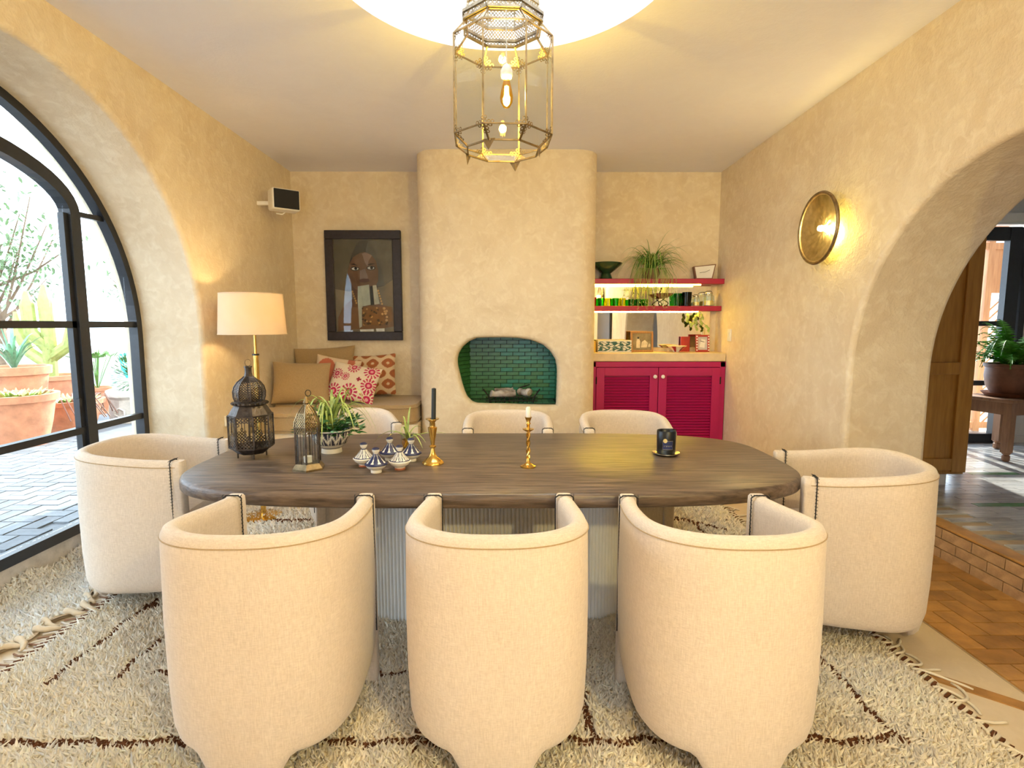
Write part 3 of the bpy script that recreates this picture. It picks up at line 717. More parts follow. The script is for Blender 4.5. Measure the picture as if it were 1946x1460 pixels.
fine.append(prof[-1]); NB = (.02, .022, .055); WH = (.78, .74, .66)
def bowlcol(x, y, z):
    a = math.atan2(y, x); r = math.hypot(x, y)
    if z > .112: return NB if z < .119 else WH
    if z < .024: return WH
    if z < .045 or r < .07: return WH if z > .03 else NB
    u = (a*7/PI) % 1; v = (z-.05)/.06
    q = abs(math.sin(a*7))*.9; return WH if (abs(v-.5-.32*math.sin(a*14)) < .17 or abs(q-.45) < .14) else NB
vcol(B().lathe(fine, 128).build('bowl', 'vcol', pb_, smooth=60), bowlcol)
B().lathe([(0, .1), (.095, .101)], 24, close=False).build('soil', 'soil', pb_)
for k in range(34):
    b = B(); blade(b, (random.uniform(-.03, .03), random.uniform(-.02, .03), .12), random.uniform(0, 2*PI), random.uniform(.08, .24), random.uniform(.20, .40), .0085, droop=random.uniform(1.6, 2.3)); b.build('leaf', 'leaf_pale', pb_)
b = B(); b2 = B()
for k in range(120):
    a = random.uniform(0, 2*PI); r_ = .16*random.random()**.5; z = .12+random.uniform(0, .15)*(1-r_/.22)
    c = Vector((r_*math.cos(a), r_*math.sin(a)*.85, z-max(0, r_-.11)*.3))
    for q in range(3): leaf_oval(b if k % 3 else b2, c, (math.cos(a+random.uniform(-1.3, 1.3)), math.sin(a+random.uniform(-1.3, 1.3)), random.uniform(-.3, .7)), random.uniform(.03, .055), random.uniform(.016, .026))
    if k % 4 == 0: b.tube([(0, 0, .1), c*.6+Vector((0, 0, .05)), c], .003, 4)
b.build('jade_foliage', 'leaf_dark', pb_, kind='stuff'); b2.build('silver_foliage', 'leaf_blue', pb_, kind='stuff')
# five little tagines
DB, CW, TRC = (.012, .016, .075), (.80, .76, .68), (.40, .13, .06)
def tagine(loc, lab, blue, rz=0):
    o = thing('tagine', lab, 'tagine', loc, rz, 'mini tagines on the table')
    pr = [(0, 0), (.024, 0), (.025, .008), (.022, .012), (.040, .024), (.046, .034), (.046, .037), (.036, .036), (0, .036)]
    vcol(B().lathe(pr, 40).build('dish', 'vcol', o, smooth=50), lambda x, y, z: TRC if (z < .012 and not blue) else CW)
    pr = [(.050, .036), (.050, .040), (.046, .043)]+[(.046-.036*t**.8, .043+.042*t) for t in [i/14 for i in range(1, 15)]]+[(.010, .088), (.015, .094), (.017, .102), (.015, .110), (.008, .113), (0, .113)]
    def cf(x, y, z):
        a = math.atan2(y, x); r = math.hypot(x, y)
        if z > .105: return DB if not blue else DB
        if z > .086: return CW
        if z < .0415: return DB if blue else CW
        if z < .045: return DB
        u = (a*4/PI) % 1; t = (z-.045)/.04
        w = abs(u-.5)*2
        if abs(w-(1-t*.9)*.55) < .16: return DB
        if blue: return CW if w < .35 else DB
        return DB if (w > .85 or t > .9) else CW
    fine = []
    for (a, c), (d, e) in zip(pr[:-1], pr[1:]): fine += [(a, c), ((a+d)/2, (c+e)/2)]
    fine.append(pr[-1])
    vcol(B().lathe(fine, 96).build('lid', 'vcol', o, smooth=50), cf); return o
tagine((-.68, 2.51, TZ), 'tiny white tagine with dark pattern, leftmost of the cluster', False, .3)
tagine((-.598, 2.405, TZ), 'tiny tagine with solid blue lid edge, frontmost of the cluster', True, .2)
tagine((-.502, 2.455, TZ), 'tiny white tagine with dark pattern, front right of the cluster', False, 1.1)
tagine((-.585, 2.63, TZ), 'tiny blue and white tagine, rear middle of the cluster', True, .5)
tagine((-.477, 2.61, TZ), 'tiny blue and white tagine, rear right of the cluster beside the glass', True, 1.5)
# glass with spider plant cutting
gp = thing('spider_plant', 'spider plant cutting rooting in a clear water glass on the table', 'potted plant', (-.545, 2.875, TZ))
B().lathe([(.0, 0), (.030, 0), (.036, .085), (.034, .085), (.028, .006), (0, .006)], 24).build('glass', 'clear_glass', gp, smooth=40)
B().lathe([(0, .008), (.027, .008), (.031, .05), (0, .05)], 20).build('water', 'amber_glass', gp, smooth=40)
b = B()
for k, (a, ln, h, dr_) in enumerate([(.2, .22, .05, 1.6), (3.0, .20, .10, 2.4), (1.2, .04, .17, 1.0), (2.2, .05, .13, 1.1), (-.3, .11, .07, 2.2), (3.5, .12, .09, 2.1), (-1.2, .09, .09, 2.0), (4.4, .07, .12, 1.6), (.6, .10, .11, 1.7), (1.8, .10, .08, 2.0), (5.4, .16, .08, 2.3)]):
    b = B(); blade(b, (0, 0, .05), a, ln, h, .008, droop=dr_); b.build('leaf', 'leaf_pale', gp)
b = B()
for k in range(8): a = k*.8; b.tube([(0, 0, .05), (.01*math.cos(a), .01*math.sin(a), .03), (.02*math.cos(a+1), .02*math.sin(a+1), .01)], .0012, 3)
b.build('root', 'candle_white', gp)
# candlesticks
c1 = thing('candlestick', 'plain brass candlestick with scalloped foot holding the black candle', 'candlestick', (-.365, 2.56, TZ))
b = B(); pr = [(.0, 0), (.050, 0), (.050, .006), (.038, .018), (.020, .034), (.012, .055), (.009, .075), (.016, .080), (.016, .086), (.009, .09), (.012, .115), (.021, .165), (.022, .175), (.014, .178), (.013, .20), (.018, .205), (.018, .208), (.032, .214), (.032, .217), (.013, .217), (.012, .210), (0, .210)]
n_ = 40
for r_, z in pr:
    for i in range(n_):
        a = 2*PI*i/n_; q = r_*(1+(.07*abs(math.cos(a*4))-.03 if r_ > .035 and z < .03 else 0)); b.v.append((q*math.cos(a), q*math.sin(a), z))
for j in range(len(pr)-1):
    for i in range(n_): b.f.append((j*n_+i, j*n_+(i+1) % n_, (j+1)*n_+(i+1) % n_, (j+1)*n_+i))
b.build('stick', 'brass', c1, smooth=50)
B().lathe([(0, .211), (.011, .211), (.0105, .36), (.004, .363), (0, .363)], 16).build('taper_candle', 'candle_black', smooth=40, loc=(-.365, 2.56, TZ), rot=(0, R(1.5), 0), label='slim black taper candle in the plain brass candlestick', cat='candle')
c2 = thing('candlestick', 'slender twisted brass candlestick holding the white candle stub', 'candlestick', (.087, 2.49, TZ))
b = B().lathe([(0, 0), (.036, 0), (.037, .006), (.022, .012), (.010, .022), (.008, .04), (.005, .045)], 8)
b.lathe([(.006, .165), (.010, .168), (.026, .178), (.027, .181), (.008, .181), (.007, .20), (.012, .205), (.008, .212), (.015, .232), (.017, .236), (.012, .236), (.011, .228), (0, .228)], 20)
for ph in (0, PI):
    b.tube([(.0052*math.cos(ph+t*11), .0052*math.sin(ph+t*11), .042+.128*t) for t in [i/60 for i in range(61)]], .0052, 6)
b.build('stick', 'brass', c2, smooth=50)
B().lathe([(0, .229), (.0105, .229), (.0115, .245), (.012, .275), (.008, .283), (.003, .278), (0, .278)], 14).build('candle_stub', 'candle_white', smooth=40, loc=(.087, 2.49, TZ), label='short white candle stub in the twisted candlestick', cat='candle')
# candle jar on saucer
B().lathe([(0, 0), (.055, 0), (.068, .008), (.068, .012), (.05, .006), (0, .006)], 32).build('saucer', 'silver', smooth=40, loc=(.80, 2.74, TZ), label='small dark metal saucer under the black candle jar', cat='saucer')
cj = thing('candle_jar', 'black glass candle jar with gold dot label at table right', 'candle', (.80, 2.74, TZ+.0065))
B().lathe([(0, 0), (.042, 0), (.046, .004), (.048, .115), (.046, .118), (.043, .115), (.041, .09), (0, .09)], 32).build('jar', 'candle_jar', cj, smooth=50)
def onjar(a0, a1, z0, z1, r_=.0485, n_=6):
    P_ = [(r_*math.sin(a0+(a1-a0)*i/n_), -r_*math.cos(a0+(a1-a0)*i/n_), z) for z in (z0, z1) for i in range(n_+1)]; return B().grid(P_, 2, n_+1)
lb = onjar(-.62, .42, .028, .070).build('label_band', 'navy', cj)
for z in (.027, .070): onjar(-.64, .44, z, z+.002, .0492).build('label_line', 'silver', lb)
for a in (-.64, .42): onjar(a, a+.025, .027, .072, .0492).build('label_line', 'silver', lb)
dt = B(); P_ = [(.0495*math.sin(-.38), -.0495*math.cos(-.38), .072)]
for k in range(20): a = -.38+.21*math.cos(2*PI*k/20); P_.append((.0495*math.sin(a), -.0495*math.cos(a), .072+.011*math.sin(2*PI*k/20)))
dt.add(P_, [(0, 1+k, 1+(k+1) % 20) for k in range(20)]).build('gold_dot', 'gold', cj)
tx = B()
for k in range(7): tx.grid([(.0493*math.sin(-.5+.12*k+q), -.0493*math.cos(-.5+.12*k+q), z) for z in (.042+.003*(k % 2), .048) for q in (0, .06)], 2, 2)
tx.build('lettering', 'silver', cj)

# ------------------------------------------------------------ pendant lantern
LX, LY = -.03, 2.60
pd = thing('pendant_lantern', 'large octagonal brass and glass pendant lantern hanging from the skylight', 'lamp', (LX, LY, 0), R(3))
ZB, Z0, Z1, Z2, Z3 = 2.207, 2.255, 2.665, 2.735, 2.80
RA, RB_, RT = .232, .172, .172
q0, q1, qb, qt = octa(RA, Z0), octa(RA, Z1), octa(RB_, ZB), octa(RT, Z2)
b = B()
for k in range(8):
    l = (k+1) % 8
    b.bar(q0[k], q1[k], .0075); b.bar(q0[k], q0[l], .006); b.bar(q1[k], q1[l], .006)
    b.bar(qb[k], qb[l], .007); b.bar(q0[k], qb[k], .007); b.bar(q1[k], qt[k], .007); b.bar(qt[k], qt[l], .008)
b.build('cage', 'old_brass', pd)
b = B()   # pierced corner pieces
for k in range(8):
    l = (k+1) % 8
    filigree(b, q0[k], q0[l], q1[l], q1[k], 12, 26, keep=lambda u, v: min(u, 1-u)*.178+min(v, 1-v)*.41 < .045)
    filigree(b, qb[k], qb[l], q0[l], q0[k], 10, 5, keep=lambda u, v: v > .35 and min(u, 1-u)*.16+(1-v)*.07 < .045)
    filigree(b, q1[k], q1[l], qt[l], qt[k], 10, 6, keep=lambda u, v: v < .7 and min(u, 1-u)*.16+v*.08 < .05)
b.build('pierced_corner', 'old_brass', pd, kind='stuff')
for k in range(8):
    l = (k+1) % 8
    for lo, hi in ((q0, q1), (qb, q0), (q1, qt)):
        B().add([Vector((p.x*.99, p.y*.99, p.z)) for p in (lo[k], lo[l], hi[l], hi[k])], [(0, 1, 2, 3)]).build('pane', 'lantern_glass', pd)
b = B(); B0, B1, B2, B3 = octa(.185, Z2+.002), octa(.185, Z2+.03), octa(.165, Z2+.075), octa(.165, Z2+.16)
for k in range(8):
    l = (k+1) % 8
    filigree(b, B0[k], B0[l], B1[l], B1[k], 9, 2); filigree(b, B1[k], B1[l], B2[l], B2[k], 9, 3); filigree(b, B2[k], B2[l], B3[l], B3[k], 8, 5)
    b.bar(B0[k], B0[l], .008); b.bar(B1[k], B1[l], .012); b.bar(B2[k], B2[l], .012); b.bar(B2[k], B3[k], .008); b.bar(B3[k], B3[l], .01)
q_ = [octa(r_, z_) for r_, z_ in ((.165, Z2+.16), (.16, Z2+.22), (.13, Z2+.30), (.08, Z2+.36), (.03, Z2+.39))]
for a, c in zip(q_[:-1], q_[1:]):
    for k in range(8): filigree(b, a[k], a[(k+1) % 8], c[(k+1) % 8], c[k], 6, 3)
b.build('crown', 'crown_metal', pd)
B().tube([(0, 0, Z2+.38), (0, 0, 3.9)], .004, 6).build('chain', 'old_brass', pd)
B().bar((-cr, 0, 3.89), (cr, 0, 3.89), .03, .02).build('hanger_bar', 'white_plastic', pd, loc=(0, -.16, 0))
for k in range(1, 8, 2):
    p = qb[k]; d = Vector((p.x, p.y, 0)).normalized(); t = Vector((-d.y, d.x, 0))
    B().add([p-t*.03+Vector((0, 0, .004)), p+t*.03+Vector((0, 0, .004)), p+Vector((0, 0, -.045))+d*.004, p-d*.003], [(0, 1, 2), (0, 3, 2), (1, 3, 2), (0, 1, 3)]).build('foot', 'old_brass', pd)
B().tube([(.015, 0, Z2+.36), (.018, 0, 2.575)], .003, 6).build('cord', 'white_plastic', pd)
B().lathe([(0, 2.525), (.022, 2.525), (.027, 2.535), (.027, 2.555), (.018, 2.575), (.006, 2.585), (0, 2.585)], 20, (.018, 0, 0)).build('socket', 'white_plastic', pd, smooth=40)
bb = B().lathe([(0, 2.395), (.014, 2.398), (.027, 2.42), (.030, 2.44), (.024, 2.475), (.015, 2.51), (.013, 2.528)], 20, (.018, 0, 0)).build('bulb', 'amber_glass', pd, smooth=180)
fl_ = B()
for k in range(4): a = PI/2*k; fl_.tube([(.018+.006*math.cos(a), .006*math.sin(a), 2.49), (.018+.010*math.cos(a), .010*math.sin(a), 2.415)], .003, 5)
fl_.build('filament', 'filament', bb)
point('pendant_light', (.018, 0, 2.45), 24, (1, .92, .74), .02, pd)

# ------------------------------------------------------------ right wall: sconce, switch
sc = thing('wall_sconce', 'hammered brass dish wall light glowing on the right wall', 'lamp', (XR, 3.655, 2.045), 0)
n1, n2 = 14, 56; P_ = []; rnd = np.random.RandomState(3)
for i in range(n1):
    t = i/(n1-1); r_ = .215*t
    for k in range(n2):
        a = 2*PI*k/n2; h = -.045-.040*t*t+(rnd.uniform(-.004, .004) if 0 < t < .95 else 0)
        P_.append((h, r_*math.cos(a), r_*math.sin(a)))
B().grid(P_, n1, n2, cv=True).build('dish', 'dish_brass', sc, smooth=180)
B().tube([(-.086, .222*math.cos(a), .222*math.sin(a)) for a in [2*PI*k/64 for k in range(64)]], .012, 8, closed=True).build('rim', 'old_brass', sc, smooth=180)
b = B().lathe([(0, 0), (.05, 0), (.05, .02), (.012, .022), (.012, .05), (0, .05)], 20); b.v = [(-z, x, y) for x, y, z in b.v]; b.build('wall_plate', 'old_brass', sc, smooth=40)
b = B().lathe([(0, 0), (.016, .0), (.02, .015), (.016, .032), (0, .04)], 16); b.v = [(-.047-z, x, y) for x, y, z in b.v]; b.build('bulb', 'bulb_warm', sc, smooth=180)
point('sconce_light', (-.12, 0, 0), 5, (1, .75, .3), .02, sc); point('sconce_back_light', (-.035, -.08, -.05), 3.2, (1, .72, .12), .02, sc)
# unseen copy added on the same wall behind the camera for warm light
for yy, nm in ((-1.2, 'unseen dish wall light added behind the camera for warm fill'), ):
    s2 = dup(sc, (XR, yy, 2.045), 0, nm)
ws = thing('light_switch', 'small white light switch on the right wall beside the shelves', 'switch', (XR, 5.22, 1.32))
B().box((-.006, 0, 0), (.012, .075, .115)).build('plate', 'white_plastic', ws, bevel=.003); B().box((-.014, 0, .0), (.006, .03, .05)).build('rocker', 'paper_white', ws)
sk = thing('wall_socket', 'small cream wall socket low on the left wall beside the lamp', 'socket', (XL, 4.14, .69))
B().box((.006, 0, 0), (.012, .08, .08)).build('plate', 'white_plastic', sk, bevel=.003)
b = B(); b.box((.013, -.012, 0), (.003, .008, .008)); b.box((.013, .012, 0), (.003, .008, .008)); b.build('hole', 'iron', sk)
B().box((XL+.01, 4.55, .04), (.02, 1.3, .08)).build('baseboard_left', 'counter', kind='structure')
# dark panel added behind the camera for the niche mirror to reflect
wp = thing('reflected_panel', 'wide dark panel added for the niche mirror to reflect', 'screen', (XR, -.9, 1.38))
B().box((-.02, 0, 0), (.04, 1.6, .85)).build('body', 'dark_board', wp); B().box((-.043, 0, 0), (.006, 1.54, .79)).build('panel', 'frame_black', wp)

# ------------------------------------------------------------ left wall speaker, picture, lamp
sp = thing('wall_speaker', 'white box speaker with black grille on the left wall', 'speaker', (-1.93, 4.84, 2.475), R(38))
B().box((0, 0, 0), (.23, .15, .175)).build('cabinet', 'white_plastic', sp, bevel=.018, seg=3)
B().box((0, -.078, 0), (.205, .012, .155)).build('grille', 'speaker_cloth', sp, bevel=.004)
B().bar((-.06, .05, -.02), (-.185, .155, -.02), .03).build('bracket', 'white_plastic', sp)
B().tube([(.02, .05, -.085), (.0, .06, -.105), (-.05, .07, -.10)], .006, 6).build('cable', 'white_plastic', sp)

pc = thing('framed_portrait', 'black framed portrait of a woman in a wide grey hat', 'picture', (-1.455, YB-.035, 1.805))
fw, fh, ft = .755, 1.085, .085
for (cx_, cz_, sx, sz) in ((0, fh/2-ft/2, fw, ft), (0, -fh/2+ft/2, fw, ft), (-fw/2+ft/2, 0, ft, fh-2*ft), (fw/2-ft/2, 0, ft, fh-2*ft)):
    B().box((cx_, 0, cz_), (sx, .05, sz)).build('frame_bar', 'frame_black', pc, bevel=.006)
w_, h_ = (fw-2*ft)/2, (fh-2*ft)/2
cv_ = B().box((0, .012, 0), (2*w_, .01, 2*h_)).build('canvas', pm('paint_ground', (.17, .135, .10), .8, var=.25, scale=5).name, pc)
lay = [0]
def paint(poly, col, name='paint', mat=None):
    lay[0] += 1; y0 = .0068-.0006*lay[0]
    if not mat:
        mat = 'paint_%02d' % lay[0]; pm(mat, col, .75, var=.22, scale=9)
    def cl(u, v): return (max(-w_, min(w_, u)), max(-h_, min(h_, v)))
    pl_ = [cl(*p) for p in poly]
    return B().prism(pl_, lambda u, v: (u, y0, v), lambda u, v: (u, y0+.0005, v)).build(name, mat, pc)
def ell(cx_, cz_, a, c, n_=36, t0=0, t1=2*PI): return [(cx_+a*math.cos(t0+(t1-t0)*k/n_), cz_+c*math.sin(t0+(t1-t0)*k/n_)) for k in range(n_)]
# picture pixel (zoomed) -> canvas coords: canvas spans 225..870 x 205..1260
def PXY(x, y): return (-w_+(x-222)/(868-222)*2*w_, h_-(y-208)/(1262-208)*2*h_)
paint([PXY(*p) for p in ((222, 208), (868, 208), (868, 660), (760, 735), (650, 760), (500, 790), (380, 800), (222, 770))], (.055, .048, .042))
paint([PXY(*p) for p in ((600, 225), (740, 212), (868, 225), (868, 660), (770, 730), (640, 750), (600, 500), (570, 330))], (.10, .093, .085))
paint([PXY(*p) for p in ((240, 1260), (245, 1100), (300, 980), (400, 890), (470, 860), (600, 900), (720, 950), (850, 980), (868, 1100), (868, 1200), (700, 1230), (480, 1230), (300, 1245))], (.16, .075, .04))
paint([PXY(*p) for p in ((400, 700), (680, 700), (700, 900), (640, 1000), (480, 1000), (420, 880))], (.12, .06, .035))
paint([PXY(*p) for p in ((390, 480), (430, 410), (500, 365), (560, 350), (630, 380), (680, 450), (705, 560), (700, 680), (640, 770), (540, 800), (440, 770), (380, 680), (365, 580))], (.17, .085, .048))
paint([PXY(*p) for p in ((530, 370), (570, 355), (640, 390), (600, 450), (590, 520), (560, 470))], (.27, .17, .13))
paint([PXY(*p) for p in ((500, 560), (560, 540), (590, 640), (560, 680), (500, 660))], (.22, .15, .125))
for cx_, cz_ in ((450, 540), (625, 532)):
    paint([PXY(cx_+48*math.cos(t), cz_+24*math.sin(t)) for t in [2*PI*k/20 for k in range(20)]], (.01, .01, .01), 'eye')
    paint([PXY(cx_+38*math.cos(t), cz_+16*math.sin(t)) for t in [2*PI*k/20 for k in range(20)]], (.62, .60, .56), 'eye')
    paint([PXY(cx_+8+17*math.cos(t), cz_-3+17*math.sin(t)) for t in [2*PI*k/16 for k in range(16)]], (.01, .008, .008), 'eye')
paint([PXY(*p) for p in ((400, 490), (440, 480), (490, 510), (440, 497))], (.02, .012, .01)); paint([PXY(*p) for p in ((585, 500), (620, 480), (680, 482), (620, 497))], (.02, .012, .01))
paint([PXY(*p) for p in ((490, 665), (540, 650), (600, 655), (610, 680), (560, 700), (500, 692))], (.10, .04, .035))
paint([PXY(*p) for p in ((475, 740), (600, 720), (612, 950), (520, 970), (510, 1200), (480, 1220), (470, 900))], (.42, .44, .38))
paint([PXY(*p) for p in ((640, 730), (680, 725), (712, 940), (655, 950))], (.46, .44, .36)); paint([PXY(*p) for p in ((608, 740), (638, 735), (650, 950), (615, 955))], (.01, .01, .01))
paint([PXY(*p) for p in ((515, 985), (600, 962), (760, 975), (840, 970), (850, 1140), (700, 1190), (600, 1180), (512, 1100))], (.20, .085, .03))
gold_ = pm('paint_gold', (.55, .30, .10), .6, var=.3).name; dk_ = pm('paint_dark', (.03, .015, .012), .7).name
rr = random.Random(5)
for k in range(34):
    x, y = rr.uniform(520, 800), rr.uniform(985, 1180); s_ = rr.uniform(9, 17)
    paint([PXY(x+s_*math.cos(t), y+s_*math.sin(t)) for t in [2*PI*q/7 for q in range(7)]], None, 'bead', gold_ if k % 2 else dk_)
    lay[0] -= 1
for k in range(6):
    for x, y in ((415+8*k, 800+26*k), (700+8*k, 790+30*k)):
        paint([PXY(x+11*math.cos(t), y+13*math.sin(t)) for t in [2*PI*q/7 for q in range(7)]], None, 'bead', gold_); lay[0] -= 1
lay[0] += 1
paint([PXY(*p) for p in ((485, 1235), (640, 1230), (640, 1258), (490, 1260))], (.7, .7, .68)); paint([PXY(*p) for p in ((665, 1225), (760, 1222), (760, 1258), (670, 1260))], (.7, .7, .68))
B().box((0, -.018, 0), (2*w_+.01, .003, 2*h_+.01)).build('glazing', 'pane_glass', pc)

fl2 = thing('floor_lamp', 'brass floor lamp with a lit cream drum shade', 'lamp', (-1.83, 3.93, 0))
B().lathe([(0, 0), (.14, 0), (.14, .018), (.12, .026), (.02, .03), (0, .03)], 32).build('base', 'brass', fl2, smooth=40)
B().lathe([(.0185, .03), (.0185, 1.20)], 16, (.012, 0, 0)).build('pole', 'brass', fl2, smooth=40)
B().lathe([(.0, 1.20), (.024, 1.20), (.024, 1.212), (.0, 1.212)], 16, (.012, 0, 0)).build('collar', 'black_steel', fl2, smooth=40)
B().lathe([(.009, 1.21), (.009, 1.46)], 12, (.012, 0, 0)).build('stem', 'brass', fl2, smooth=40)
b = B(); b.lathe([(.225, 1.352), (.208, 1.635)], 64, close=False); b.lathe([(.2235, 1.352), (.2065, 1.635)], 64, close=False); b.build('shade', 'shade', fl2, smooth=180)
b = B(); b.tube([(.225*math.cos(a), .225*math.sin(a), 1.352) for a in [2*PI*k/48 for k in range(48)]], .003, 5, closed=True); b.tube([(.208*math.cos(a), .208*math.sin(a), 1.635) for a in [2*PI*k/48 for k in range(48)]], .003, 5, closed=True)
for a in (0, 2*PI/3, 4*PI/3): b.tube([(.012, 0, 1.44), (.215*math.cos(a), .215*math.sin(a), 1.44)], .002, 4)
b.build('shade_ring', 'shade', fl2)
B().lathe([(0, 1.455), (.014, 1.46), (.028, 1.495), (.028, 1.52), (.015, 1.545), (0, 1.55)], 16, (.012, 0, 0)).build('bulb', 'bulb_warm', fl2, smooth=180)
point('floor_lamp_light', (.012, 0, 1.50), 38, (1, .72, .38), .03, fl2)

# unseen copy of the pendant, added behind the camera to warm the front chairs
p2 = dup(pd, (1.25, -1.0, 0), R(20), 'unseen pendant lantern copy added behind the camera for warm fill')
for q in p2.children:
    if q.type == 'LIGHT': q.data = q.data.copy(); q.data.energy = 84; q.data.color = (1, .92, .62); q.data.shadow_soft_size = .05
# ------------------------------------------------------------ bench with cushions
bn = thing('bench', 'built-in plaster bench in the left niche under the portrait', 'bench', (0, 0, 0))
b = B(); b.box((-1.49, 5.23, .26), (1.33, .72, .52)); b.box((-1.86, 4.68, .26), (.58, .40, .52)); b.build('base', 'wall', bn)
def mattress(name, cx_, cy_, sx, sy, z0, z1, lab):
    o = thing(name, lab, 'mattress', (cx_, cy_, z0), 0); h = z1-z0
    oo = sup(sx/2, sy/2, 9, 96); P_ = []
    for z, k in ((0, .96), (.02, .99), (.028, 1.0), (.036, .985), (h*.5, .995), (h-.036, .985), (h-.028, 1.0), (h-.02, .99), (h, .96)): P_ += [(x*(1-(1-k)*.3/sx), y*(1-(1-k)*.3/sy), z) for x, y in oo]
    b = B().grid(P_, 9, 96, cv=True); b.f.append(tuple(reversed(range(96)))); b.f.append(tuple(8*96+i for i in range(96))); b.build('cover', 'canvas', o, smooth=60)
    for z in (.028, h-.028): B().tube([(x*1.001, y*1.001, z) for x, y in oo], .006, 5, closed=True).build('piping', 'canvas', o, smooth=180)
mattress('bench_mattress', -1.49, 5.22, 1.30, .74, .522, .70, 'tan canvas mattress with piped edge along the back of the bench')
mattress('bench_mattress', -1.86, 4.645, .57, .37, .522, .69, 'short tan canvas mattress at the left end of the bench')
def cushion(w, h, t, n_=40, pinch=.06):
    P_ = []
    for sgn in (1, -1):
        for i in range(n_):
            for j in range(n_):
                u, v = -1+2*i/(n_-1), -1+2*j/(n_-1)
                k = 1-pinch*(1-u*u)*(abs(v)**3); kk = 1-pinch*(1-v*v)*(abs(u)**3)
                th = t/2*((1-abs(u)**2.2)*(1-abs(v)**2.2))**.55
                P_.append((u*w/2*kk, sgn*th, v*h/2*k))
    b = B(); b.grid(P_[:n_*n_], n_, n_); b.grid(P_[n_*n_:], n_, n_); return b
def place_cushion(b, name, mat, lab, loc, rot, cf=None, group='bench cushions'):
    o = b.build(name, mat, smooth=180, loc=loc, rot=rot, label=lab, cat='cushion', group=group)
    if cf: vcol(o, cf)
    return o
place_cushion(cushion(.60, .50, .16), 'cushion', 'canvas', 'plain tan cushion leaning on the back wall under the portrait', (-1.84, 5.46, .955), (R(-14), R(-3), R(6)))
place_cushion(cushion(.50, .38, .16), 'cushion', 'canvas', 'plain tan cushion at the left end of the bench', (-1.88, 4.93, .895), (R(-13), R(2), R(12)))
ORG, CRM, BRN, PNK = (.42, .13, .045), (.72, .56, .36), (.36, .12, .05), (.52, .015, .09)
def ikat(x, y, z):
    best = CRM
    r = round(z/.105); off = .075 if r % 2 else 0
    u = ((x+off)/.15) % 1-.5; v = z/.105-r
    d = (abs(u)*2.0)**1.5+(abs(v)*1.75)**1.6
    if d < .10: return CRM
    if d < .34: return ORG
    if d < .75: return BRN if d < .62 else ORG
    return CRM
place_cushion(cushion(.44, .42, .13, 72), 'cushion', 'vcloth', 'orange brown ikat patterned cushion at the right of the bench', (-1.345, 5.44, .92), (R(-16), R(-4), R(-4)), ikat)
def ikat2(x, y, z):
    d = ((x+.10)/.10)**2+(z/.16)**2
    return (.55, .17, .10) if .15 < d < 1 or (x > .05 and math.sin(x*40)*math.sin(z*30) > .2) else (.78, .62, .45)
place_cushion(cushion(.42, .38, .12, 60), 'cushion', 'vcloth', 'peach and rust patterned cushion tucked behind the pink one', (-1.66, 5.23, .925), (R(-18), R(10), R(8)), ikat2)
def suzani(x, y, z):
    for cx_, cz_, r_ in ((-.16, .05, .055), (-.02, .135, .06), (.15, .12, .07), (.16, -.02, .07), (.0, -.11, .08), (-.15, -.12, .075), (.17, -.15, .08), (-.07, .03, .04)):
        d = math.hypot(x-cx_, z-cz_); a = math.atan2(z-cz_, x-cx_)
        if d < r_*.45: return PNK if d > r_*.2 else (.75, .35, .35)
        if d < r_ and math.sin(a*13) > -.1 and d > r_*.55: return PNK
    if abs(x-.06) < .009 and abs(z-.02) < .022 or abs(z-.02) < .009 and abs(x-.06) < .022: return (.35, .02, .05)
    return (.80, .68, .52)
place_cushion(cushion(.46, .36, .13, 84), 'cushion', 'vcloth', 'cream cushion with pink flower print in front of the ikat one', (-1.44, 5.04, .885), (R(-28), R(9), R(-6)), suzani)

# ------------------------------------------------------------ right niche
NX0, NX1 = .79, XR
cbn = thing('niche_cabinet', 'magenta louvred two-door cabinet in the right niche', 'cabinet', (0, 5.3, 0))
cw = NX1-.002-NX0; cxm = (NX0+NX1)/2
B().box((cxm, .15, .53), (cw, .28, 1.055)).build('body', 'magenta', cbn)
b = B(); b.box((NX0+.025, -.004, .54), (.05, .03, 1.04)); b.box((NX1-.03, -.004, .54), (.05, .03, 1.04)); b.box((cxm, -.004, 1.035), (cw, .03, .05)); b.box((cxm, -.004, .04), (cw, .03, .08)); b.build('face_frame', 'magenta', cbn, bevel=.003)
dw = (cw-.11)/2
slm = B().box((0, 0, 0), (dw-.16, .022, .006), M=Matrix.Rotation(R(38), 3, 'X')).mesh('slat', 'magenta')
for s_, nm in ((-1, 0), (1, 1)):
    dx = cxm+s_*(dw/2+.003); dd = thing('door', None, None, (dx, -.014, 0)); dd.parent = cbn
    f = B(); f.box((-dw/2+.04, 0, .545), (.08, .022, .92)); f.box((dw/2-.04, 0, .545), (.08, .022, .92)); f.box((0, 0, .965), (dw-.16, .022, .08)); f.box((0, 0, .125), (dw-.16, .022, .08)); f.build('door_frame', 'magenta', dd, bevel=.002)
    for k in range(27): link(slm, 'slat', dd, (0, .006, .185+.0275*k))
    B().lathe([(0, 0), (.008, 0), (.008, .012), (.018, .02), (.018, .03), (.008, .036), (0, .037)], 14).build('knob', 'white_plastic', dd, smooth=40, loc=(-s_*(dw/2-.035), -.011, .92), rot=(R(90), 0, 0))
    for z in (.88, .22): B().tube([(s_*(dw/2+.0), -.013, z-.035), (s_*(dw/2), -.013, z+.035)], .006, 6).build('hinge', 'iron', dd)
B().box((cxm, 5.45, 1.105), (cw, .335, .085)).build('niche_counter', 'counter', bevel=.01, label='thick sandy stone counter slab on the magenta cabinet', cat='counter')
